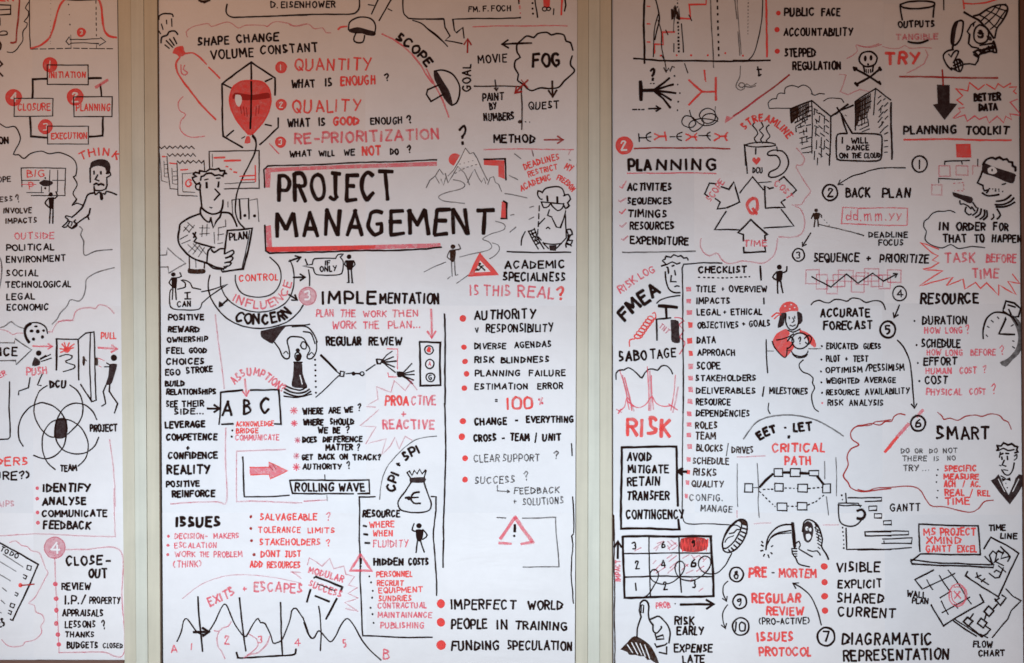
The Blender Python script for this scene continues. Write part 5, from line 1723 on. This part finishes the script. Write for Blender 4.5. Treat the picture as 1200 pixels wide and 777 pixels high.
draw('''
@D7
u p 2.4 34 RISK | 108,218 150,190 190,155
u p 2.4 30 LOG | 202,150 235,130 275,112
u k 4.6 56 FMEA | 125,350 180,295 240,250 300,208
= leaning_man_drawing | curly-haired man looking over the checklist
c k 2.2 300,88 322,78 305,62 318,55 322,42 345,46 358,34 378,42 392,38 405,50 420,48 425,60
c k 2 300,88 325,80 352,68 372,78 388,72
c k 2.4 318,115 322,160 335,195 360,212 388,212
x k 2.4 332,100,334,122 362,108,366,130 325,92,332,96 350,88,360,84
s k 2 348,132 344,160 370,160
c k 2 362,184 372,180 384,182
c k 2 388,226 345,232 300,245 278,262
= checklist_frame_drawing
s k 2 585,74 500,73 405,80 398,100 400,300 403,500 402,777
@E2
c k 1.6 403,-4 400,300 398,600 402,670 425,695 520,696 630,702
@D7
t k 2.8 28 473 119 703 118 CHECKLIST
= dashed_line_drawing
d k 2 3 2.4 473,140 600,143 715,137
@PX
t k 2.4 6.5 815 342 839 342 TITLE
t k 2.2 5 845 341 849 341 +
t k 2.4 6.5 853.5 342 899.5 342 OVERVIEW
@D7
t k 2.4 27 463 264 625 263 IMPACTS
@PX
t k 2.4 6.8 816 369.5 845 369 LEGAL
t k 2.2 5 847 368 851.5 368 +
t k 2.4 6.8 856 369 893.5 368.5 ETHICAL
t k 2.4 6.8 816.5 384.5 866 384 OBJECTIVES
t k 2.2 5 869 382 874 382 +
t k 2.4 6.8 877 383 903 382 GOALS
@D7
t k 2.4 30 463 450 558 448 DATA
t k 2.4 28 467 507 650 506 APPROACH
t k 2.4 32 463 571 580 570 SCOPE
t k 2.4 26 458 627 747 625 STAKEHOLDERS
t k 2.4 26 460 684 745 686 DELIVERABLES
@D8
t k 2 42 130 578 152 575 /
t k 2.2 28 165 566 348 570 MILESTONES
@E2
t k 2.4 28 460 138 627 138 RESOURCE
t k 2.4 28 460 190 717 192 DEPENDENCIES
t b 2.4 28 457 248 565 248 ROLES
t b 2.4 32 457 298 557 300 TEAM
t b 2.2 30 462 352 590 358 BLOCKS
t g 1.6 55 600 375 630 370 /
t b 2.2 28 628 362 735 364 DRIVES
t b 2.2 28 445 414 620 416 SCHEDULE
t b 2.2 32 447 468 562 472 RISKS
t b 2.2 28 440 522 594 524 QUALITY
t g 2.2 28 430 586 592 588 CONFIG.
t g 2.2 28 482 636 635 642 MANAGE
@D7
= check_box
f p 416,186 440,184 440,206 417,207
= check_box
f p 417,242 440,241 439,263 418,262
= check_box
f p 418,294 445,294 444,316 419,317
= check_box
f r 424,350 447,352 446,376 428,378
= check_box
f r 420,426 444,424 446,450 422,453
= check_box
f r 427,484 446,486 449,508 430,510
= check_box
f p 426,546 450,546 448,570 428,572
= check_box
f p 425,602 448,604 449,625 428,624
= check_box
f p 425,655 447,654 449,680 428,678
= check_box
f p 424,710 444,712 448,736 422,732
@E2
= check_box
f p 419,168 441,170 442,192 421,190
= check_box
f p 418,220 441,220 442,241 420,240
= check_box
f p 418,270 440,268 440,290 419,290
= check_box
f p 420,322 443,322 444,344 424,346
= check_box
f p 418,382 438,384 438,404 420,406
= check_box
f r 420,442 436,444 434,464 417,462
= check_box
f p 414,490 432,494 430,515 415,512
= check_box
f p 409,554 425,556 424,576 411,576
@D5
= tick_line_drawing
s k 2.8 284,568 286,634
s k 2.2 300,718 301,746
@D8
s k 2 150,312 154,390 158,468
s g 1.4 152,365 186,366
c k 1.8 163,610 160,640 170,660
s g 1.4 368,357 408,354
@D5
= standing_figure_drawing | black stick figure with a raised arm right of CHECKLIST
o k 373 573 12 12
F k 360,592 388,590 388,615 382,640 362,640 358,612
c k 2.2 362,595 342,620 365,636
c k 2.2 386,600 406,592 408,570
s k 2.4 366,638 366,696
s k 2.4 378,638 388,694
@D7
= plunger_box_drawing | detonator box marked TNT with a thick plunger handle
s k 5 288,274 374,282
s k 3.6 323,285 325,330
s k 2.6 345,332 276,336 278,380 281,436
F n 343,340 380,346 384,400 387,446 350,442 346,400
T q 2 24 286 372 328 408 TNT
= coil_drawing | red spring coil
l r 2 7 17 258,325 185,425
c r 2 258,310 270,305 275,320
c r 2 175,430 152,435 152,465
c p 2 362,330 390,332 405,345 385,362 405,390 388,420 410,445 400,475 385,500
t k 3 44 98 535 236 526 SABO
t k 2.6 40 246 522 372 512 TAGE
= curtain_drawing | black scalloped rail with sketchy pink curtains
c k 2 87,620 88,590 105,575 125,575 145,565 170,578 185,592 208,612 222,590 240,572 262,570 282,576 300,556 325,556 345,575 352,594
s p 1.8 105,580 130,660 150,760
s q 2.4 118,600 140,680 170,768
s p 1.8 128,610 152,700 160,765
s p 1.8 235,560 240,660 242,765
s q 3 246,580 250,680 248,765
s p 1.8 254,600 256,690 262,760
s p 1.8 365,600 358,690 345,765
s q 2.4 378,655 368,720 355,775
c p 1.8 100,767 125,750 140,705 165,740 195,752 230,735 255,700 275,730 310,745 350,742
s p 2 90,760 112,775
s p 2 98,780 112,760
x p 2.2 335,735,375,762 140,720,170,745
@E2
t r 5 76 135 282 348 284 RISK
= response_box_drawing | thick black box around five risk responses
s k 3.4 113,337 240,334 370,335 374,450 377,612
s k 2 372,440 380,560
s k 3.4 115,337 112,500 111,719 250,718 384,722 380,675
t k 2.8 36 137 400 256 398 AVOID
t k 2.8 34 140 457 338 456 MITIGATE
t k 2.8 38 137 517 298 513 RETAIN
t k 2.8 38 135 583 340 583 TRANSFER
t k 2.6 40 133 673 410 670 CONTINGENCY
= arrow_drawing
a k 4 7 418,452 375,450
@E5
= risk_grid_drawing | three by three number grid with a red filled top corner
F R 392,192 440,186 500,190 520,210 512,242 460,256 400,250 386,225
z r 2.2 16 28 395,222 518,222
s k 3.6 120,182 330,182 532,182 540,320 546,463
s k 3.4 120,182 122,330 128,470 330,466 546,463
s k 2 243,185 244,330 247,462
s k 2 382,182 384,340 395,445
s k 2 125,262 330,261 530,260
s k 2.2 128,372 330,369 540,372
T k 2.4 34 162 245 188 243 3
T k 2.4 30 300 236 322 234 6
T k 2.6 30 440 230 463 228 9
T k 2.2 36 176 335 202 333 2
T k 2.4 34 298 330 322 328 4
T k 2.6 36 438 327 466 325 6
T k 2.2 36 180 438 187 437 1
T k 2.2 34 308 432 333 430 2
T k 2.4 36 442 424 468 422 3
x q 1.7 265,240,300,215 275,250,285,232 330,205,350,225 345,200,372,222 330,240,370,212 350,245,375,225 280,215,310,205 340,245,330,225
x q 1.7 265,345,300,310 275,355,320,325 330,355,370,320 335,300,372,272 325,285,350,268 260,310,275,295 340,330,375,300
x q 1.7 395,340,425,312 400,285,430,268 415,355,450,340 450,285,480,270 465,345,500,320 495,300,520,275 410,310,425,322 480,275,500,290 485,345,515,345 440,270,460,290
x q 1.7 175,250,205,235 435,395,445,380 475,440,495,425
c k 1.8 205,470 235,458 262,420 284,380 285,350 268,337 250,348 250,375 268,395 310,406 355,395 395,360 410,325 400,302 380,300 365,320 370,355 395,382 440,390 480,375 515,345 532,310 525,282 502,275 480,290 475,318 492,345 525,358 565,352 600,318 618,285 630,260
= coin_drawing | ridged coin standing on edge
e k 2.4 645 180 88 44 -58
e k 2.2 632 172 76 26 -58
x k 2.4 700,130,680,125 704,150,678,142 700,170,674,160 690,188,668,175 680,205,660,192 668,220,650,206 655,235,640,222 640,248,628,236 625,256,615,244
c k 1.8 612,150 640,128 665,135 672,150 655,150 640,165 618,168
c k 1.6 598,210 610,190 640,178
F b 655,108 680,104 700,118 706,138 680,122
@E5
u p 2.4 22 IMPACT | 108,395 106,290
= arrow_drawing
a k 3.2 8 95,285 96,205
= edge_line_drawing
s b 2 78,85 80,400 82,777
@E2
s b 1.8 76,655 78,777
@E5
t p 2.4 26 272 520 345 516 PROB
b k 3 365,498
= arrow_drawing
a k 3.6 10 390,503 546,500
= thumb_up_drawing | thumbs-up hand with a hatched grey cuff
F b 108,712 140,680 175,650 230,678 262,715 288,777 262,770 250,760 235,762 220,745 200,745 180,738 150,738 140,725
x w 1.2 140,690,165,728 160,680,190,735 180,680,208,738 200,685,225,745 222,690,245,755
s k 2.4 185,655 186,615 205,560 198,530 202,495
c k 2.6 202,495 215,482 232,486 242,510 240,545 245,575 262,598
s k 1.8 205,505 204,540 216,542 218,505 208,502
c k 2.4 243,573 270,562 290,557 320,585 335,610 342,640 335,682
c k 2.4 262,598 262,625 278,635 300,612 298,605
s k 2.2 272,640 278,665 312,662 308,645 275,655
s k 2.2 270,685 278,700 318,690 326,682
s k 2.4 290,725 325,734 326,700
t k 2.8 36 360 596 457 596 RISK
t k 2.8 36 370 643 503 644 EARLY
t k 2.8 34 357 724 543 724 EXPENSE
t k 2.8 34 398 776 507 774 LATE
n k 2.6 k 653,360 33 8
n k 2.6 k 667,487 33 9
n k 2.6 k 672,606 40 10
= curved_arrow_drawing
A k 1.8 6 612,393 592,415 590,450 606,487
= curved_arrow_drawing
A k 1.8 6 612,503 590,535 588,575 600,614
@E6
t r 3.6 42 107 374 198 370 PRE
t k 2 22 212 362 234 362 -
t r 3 36 250 372 430 374 MORTEM
t r 3.4 40 122 493 355 490 REGULAR
t r 3 36 190 551 370 550 REVIEW
t k 2 28 155 594 398 592 (PRO-ACTIVE)
t r 3.2 38 147 674 323 672 ISSUES
t r 3 38 155 742 405 742 PROTOCOL
b r 16 463,323 465,397 465,463 467,530
t k 2.8 42 517 349 728 347 VISIBLE
t k 2.8 36 525 424 738 421 EXPLICIT
t k 2.8 42 522 493 747 495 SHARED
@PX
t k 2.8 10.5 981 721.5 1050 724 CURRENT
@E6
n k 3 k 473,652 42 7
= curved_arrow_drawing
A k 2 7 450,598 435,540 405,470 360,425 316,402
@PX
t k 3 12.5 986 755 1093 755.5 DIAGRAMATIC
t k 3 12 987.5 774.5 1113 772 REPRESENTATION
@E6
= scythe_drawing
c k 2.4 190,245 200,190 235,145 275,128 312,126
c k 2 198,215 215,185 250,165 308,155
c k 1.6 215,190 245,172 308,165
F b 190,240 198,205 212,195 202,215
s k 5 314,120 320,180 326,232
x k 2.2 168,222,178,228 165,250,176,248 178,275,183,265 205,282,200,268 213,258,220,264 215,230,222,225 170,205,176,212
= hooded_figure_drawing | skull-faced hooded figure gripping the scythe
F n 385,110 405,120 413,150 405,195 388,212 370,200 362,160 368,125
o w 382 145 7 10
o w 398 150 6 9
F w 378,172 395,170 402,185 388,202 378,190
o k 384 147 3 4
c k 2.4 362,160 370,115 395,104 425,122 442,150 455,195 452,230 470,260 484,290
x k 1.6 420,125,435,140 418,140,438,155 422,155,445,168 425,170,448,182 428,185,448,198 430,200,450,212 432,215,450,228 434,232,444,240 425,130,423,150 432,150,430,172 438,175,436,200
c k 2 385,245 410,252 430,250 445,270
c k 2 312,238 315,265 330,285 345,312 395,326
c k 2 330,215 345,205 352,225 345,240 380,262 408,278
x k 1.8 312,240,335,240 314,252,336,252 318,264,336,264 322,276,336,274
@E3
= arc_drawing
c g 2.2 85,178 110,140 145,100 200,76 280,65 350,70 430,92 500,128 553,164
u k 4 34 EET | 158,184 195,162 245,142
t k 3.2 14 270 132 293 130 -
t k 3.6 36 315 142 412 136 LET
t k 3 22 288 180 306 178 =
t r 3 38 217 240 470 236 CRITICAL
t r 3 38 275 298 408 298 PATH
@E9
= network_frame_drawing
s q 1.4 20,195 205,192
c g 1.4 22,240 20,400 25,520
c g 1.6 150,238 160,400 158,500 165,590
s g 1.6 588,225 590,340
c g 1.6 600,455 608,520 614,575
c g 1.4 663,200 668,330 665,450
s q 1.2 20,545 22,590
s q 1.2 130,632 240,625
s q 1.4 578,638 680,640
= network_diagram_drawing | small boxes joined by thick and dashed lines
r k 1.8 70,370,122,425 260,275,316,324 366,273,430,325 488,285,550,320 266,370,320,420 415,374,477,425 578,373,626,430 281,496,343,545 412,493,473,542
s k 3.8 165,392 210,345 254,308
s k 4 316,300 365,297
s k 3.8 430,300 488,303
s k 3.8 542,322 562,345 582,375
d k 1.8 3 1.6 190,408 265,406
d k 1.8 3 1.6 330,398 415,402
d k 2 3.5 1.6 480,402 575,394
d k 1.8 3 2 165,420 210,465 265,518
d k 1.8 3 1.6 345,517 412,518
d k 1.8 3 1.8 480,508 530,488 588,442
s g 1.4 122,395 165,394
@E3
= cup_drawing
c k 2.2 530,488 530,530 540,570 575,587 610,583 635,560 637,548
c k 2 528,486 560,492 600,488 638,490
s k 1.8 530,478 622,480 632,498
c k 4 618,515 640,508 655,530 642,552 618,550
= gantt_chart_drawing | bars stepping down beside a dotted axis
s k 2 565,432 567,475
s k 2 575,453 733,453 732,468 655,470
r k 1.8 674,493,710,513 699,528,733,548 742,562,778,580
d k 2.4 1.4 3.4 546,440 550,475
d k 2.4 1.4 3.4 550,592 556,692
s k 2.2 566,596 570,695 660,694 777,698
s k 2 656,615 777,612
s k 2 656,615 657,633 777,632
@E4
s k 1.8 30,612 235,610 235,628 30,633 30,612
s k 1.8 112,646 250,643 248,668 108,668
s k 1.8 120,655 120,668
s k 1.8 -4,698 120,696 248,688
t k 2.2 32 147 516 292 513 GANTT
@D8
= fortune_teller_drawing | woman in a red headscarf holding a crystal ball
F r 180,320 200,285 245,262 262,285 250,310 285,340 240,396 205,370 185,345
F r 308,265 345,280 370,300 385,330 380,350 350,325 335,295 310,280
F r 213,168 232,142 265,133 295,150 302,178 270,178 240,185 215,188
F n 218,190 245,186 238,215 232,245 205,258 210,225
F n 296,180 318,190 322,225 305,242 298,215
c r 2.2 218,190 200,188 178,205
c r 2 220,195 205,200 190,215
o w 240 155 4 3
o w 268 148 4 3
o w 262 168 4 3
o w 285 162 4 3
c k 2.2 244,192 242,225 252,255 272,268 295,255 304,225
x k 1.8 258,205,260,215 285,203,286,213
c k 1.6 275,210 282,225 272,232
c k 2 252,268 275,278 300,268 310,262
c k 1.6 262,245 275,250 288,243
e k 2 310 318 40 38
T k 1.8 34 302 335 318 333 ?
c k 1.8 200,315 235,308 265,295 280,285
c k 2 250,320 268,300 282,320 262,348 250,355
c k 2 330,308 348,292 365,305 352,335 335,325
c k 1.8 180,320 195,355 240,396 250,350
c k 2 270,368 285,385 315,392 340,382 348,366
c k 1.8 275,380 295,397 330,395 345,382
x g 1.4 350,355,390,356 245,365,270,362
@D8
= cloud_drawing
c k 2 362,150 375,135 400,128 420,135 445,140 470,125 500,125 530,133 555,118 590,122 620,138 650,130 685,132 702,148 710,172
c k 1.8 325,408 308,425 308,445 325,465 350,475 370,492 368,515 378,540 365,570 368,605 378,635 396,650
t k 3 36 402 205 642 202 ACCURATE
t k 3 36 417 264 653 262 FORECAST
t k 2.4 26 430 356 585 356 EDUCATED
t k 2.4 24 605 355 692 355 GUESS
t k 2.4 28 430 416 500 414 PILOT
t k 2 20 520 412 536 411 +
t k 2.4 26 556 416 632 415 TEST
t k 2.4 24 428 468 605 465 OPTIMISM
@PX
t k 2.2 7.5 1013.5 435 1060 434 /PESSIMISM
@D8
t k 2.4 24 430 518 590 517 WEIGHTED
t k 2.4 24 610 514 762 514 AVERAGE
t k 2.4 24 430 572 590 571 RESOURCE
@PX
t k 2.2 6.5 1013 462.5 1066 461 AVAILABILITY
@D8
t k 2.2 26 437 622 515 620 RISK
t k 2.2 26 538 622 703 622 ANALYSIS
b k 5 412,343 410,406 408,462 410,513 413,562
b p 5 414,610
@E1
n k 3.2 k 138,266 37 5
= arrow_drawing
a k 2.2 6 192,150 166,210
= curved_arrow_drawing
A k 2.2 6 182,315 215,355 240,420 250,500 262,634
@E4
= red_pen_line_drawing | thick slanting red line through the circled six
s p 4.6 300,42 272,72
s p 5.2 235,108 180,170
s r 4.4 180,170 125,240
@E1
n k 3 k 280,706 35 6
b k 5 262,225 272,338 278,422 285,507
t k 2.6 36 295 241 512 238 DURATION
t p 2.6 26 305 282 387 281 HOW
t p 2.4 26 405 282 490 281 LONG
t p 2 38 502 285 522 283 ?
t k 2.6 36 293 349 480 347 SCHEDULE
t p 2.4 26 317 385 388 385 HOW
t p 2.4 26 405 387 492 386 LONG
t p 2.4 26 522 386 645 385 BEFORE
t p 2 40 662 385 685 384 ?
t k 2.6 34 303 432 465 431 EFFORT
t p 2.6 26 312 473 440 471 HUMAN
t p 2.4 28 472 472 555 471 COST
t p 2 34 580 468 600 468 ?
t k 2.6 36 310 521 420 520 COST
t p 2.6 28 315 573 488 572 PHYSICAL
t p 2.4 28 518 570 600 568 COST
t p 2 44 622 568 645 566 ?
= alarm_clock_drawing | ringing alarm clock with a grey shaded rim
F g 700,190 735,205 768,250 775,320 755,375 720,410 690,440 662,420 700,400 735,360 748,310 742,265 720,220
c k 2.6 585,308 585,262 600,215 625,190 655,183 690,190 725,212 745,245
x k 1.8 598,290,606,298 603,250,612,256 622,222,632,230 650,206,658,214 715,250,727,242 722,318,730,320 722,345,732,352 690,208,686,218
s k 3 690,215 675,248 658,286 695,288 732,288
s k 2.8 680,165 690,130 730,140 760,168 748,205
s k 2.4 680,165 678,180 722,205 748,205
s k 2.6 705,170 715,195
s k 2.4 700,150 735,160
@E4
t k 3.6 60 362 181 470 180 SM
t k 3.4 56 480 180 615 176 ART
= cloud_drawing
c R 1.8 370,53 392,72 400,86 430,80 465,90 500,72 545,66 580,72 620,60 662,68 680,88 702,98 716,132
c R 1.8 218,65 190,60 165,75 155,95 125,97 100,112 60,105 20,112 -5,115
c R 1.8 -4,415 40,422 80,408 150,405 210,400 260,403 292,422 318,465 345,492 400,495 450,508 500,520 535,520 562,505 590,472 632,464
@E3
c R 1.8 624,117 680,112 700,98 725,95 777,88
c R 2 624,117 605,125 588,150 595,180 626,205 588,225 570,260 575,300 553,350 575,382 590,408 640,425 700,418 777,410
@E4
t g 2 22 197 245 240 243 DO
t g 2 20 257 244 308 243 OR
t g 2 20 330 244 372 243 DO
t g 2 22 395 243 465 242 NOT
t g 2 22 203 281 322 280 THERE
t g 2 20 347 280 385 280 IS
t g 2 20 410 278 460 276 NO
t g 2.2 26 207 328 285 326 TRY
t g 1.8 20 298 326 335 324 ...
t r 2.8 26 400 330 557 328 SPECIFIC
t r 2.8 24 397 366 567 366 MEASURE
t r 2.8 28 397 403 458 402 ACH
t r 2 30 486 404 505 402 /
t r 2.6 26 522 403 575 402 AC.
t r 2.8 28 402 444 500 443 REAL
t r 2 32 520 448 540 446 /
t r 2.8 24 557 445 620 444 REL
t r 2.8 30 403 486 525 484 TIME
b k 4 372,322 367,348 365,380 372,420 368,453
= dinner_jacket_man_drawing | curly-haired man in a black dinner jacket and bow tie
c k 3 648,232 655,222 648,208 668,210 680,196 700,206 718,200 732,212 745,215 740,230 748,238 732,242
c k 2.2 655,232 680,222 700,232 730,228
x k 2.4 672,262,673,274 697,258,699,275 665,250,678,245 690,245,705,246
s k 2 665,240 662,265
s k 2.2 684,278 674,300 692,304
x k 1.8 660,300,668,304 680,322,700,326
c k 2.2 672,322 685,342 705,346 722,325 730,290
c k 2 730,258 742,250 742,268 730,278
f n 620,373 640,362 656,343 668,362 680,400 704,440 728,388 736,362 752,343 779,350 779,378 748,432 709,485 662,430
x w 1 655,365,685,425 752,365,722,425
x k 1.6 690,385,691,388 697,405,698,408
F k 672,360 690,366 710,358 712,376 692,368 675,378
s k 1.8 668,350 690,362
= laptop_drawing | open laptop listing three planning programs
s k 2.4 287,706 283,578 420,582 560,586 571,722
s k 2.4 571,722 430,719 290,718 244,752 250,765 430,772 632,780
s k 2.2 244,744 380,760 635,768 628,782
s k 2.2 592,728 632,768
T r 2.4 32 303 630 365 629 MS
T r 2.6 32 382 630 552 628 PROJECT
T r 2.6 30 315 668 485 668 XMIND
T r 2.4 28 315 706 438 705 GANTT
T r 2.6 28 460 708 557 706 EXCEL
t k 2.6 26 608 608 693 606 TIME
t k 2.6 24 662 644 747 646 LINE
@E7
= timeline_sheet_drawing | tilted sheet with a stepped timeline on it
s k 2.4 587,240 620,185 690,222 750,262 700,370 654,467
s k 2.4 512,347 502,366 580,420 652,465
s k 2.4 655,287 640,300 625,310 612,270 630,250 645,262 655,250 680,262
s k 2.4 665,230 685,250 700,262 712,280 700,300
s k 2 650,255 640,300 680,320
s k 2 612,355 640,378 660,375 680,328
s k 2 655,320 690,350
s k 2 680,255 668,285 712,275
s k 2 555,352 560,375 610,408
s k 2 548,375 575,365
s k 2 575,395 592,380
s k 1.8 635,350 645,340 672,352
= wall_plan_drawing | tilted grid sheet with a pink circled cross
s k 2.4 352,340 262,385 298,430
s k 2.4 340,503 398,602 490,545 586,490 568,455
c k 1.8 320,385 335,415 348,432
c k 1.8 378,365 400,400 430,442
c k 1.8 420,340 465,400 500,460 528,500
s k 1.8 305,428 380,390 452,356
s k 1.8 380,470 430,440
c k 1.8 388,485 405,520 420,548
s k 1.8 390,540 455,505 522,468
x k 1.6 450,500,465,520
c p 2 440,415 470,405 500,430 507,465 490,500 460,510 432,490 425,450 440,415
c p 1.8 445,420 490,425 498,480 470,500 440,480 436,440
x p 2.4 448,440,478,472 476,440,450,475
t k 2.4 28 222 463 318 472 WALL
t k 2.4 24 248 496 330 498 PLAN
= flow_chart_drawing | stack of tilted sheets with thick joined boxes
s k 2.4 445,578 500,618 552,652
s k 1.8 450,572 580,655
s k 2 692,428 725,462 762,484 715,530 698,570 660,615 627,658
s k 2.8 510,562 535,580 515,602 492,582 510,562
s k 2.4 522,570 538,545
s k 2.4 515,602 560,638 582,652
s k 2.6 575,565 602,588 585,610 558,590 575,565
s k 2.6 610,508 635,532 612,558 588,535 610,508
s k 2.2 600,548 592,572
s k 2.4 632,520 650,500
s k 2.6 640,475 665,505 692,470 672,458
s k 2.2 640,485 660,470
s k 2.4 590,600 618,618 600,640 575,655
s k 2 570,640 605,658
t k 2.4 28 535 702 630 704 FLOW
t k 2.4 26 560 744 688 742 CHART
''')
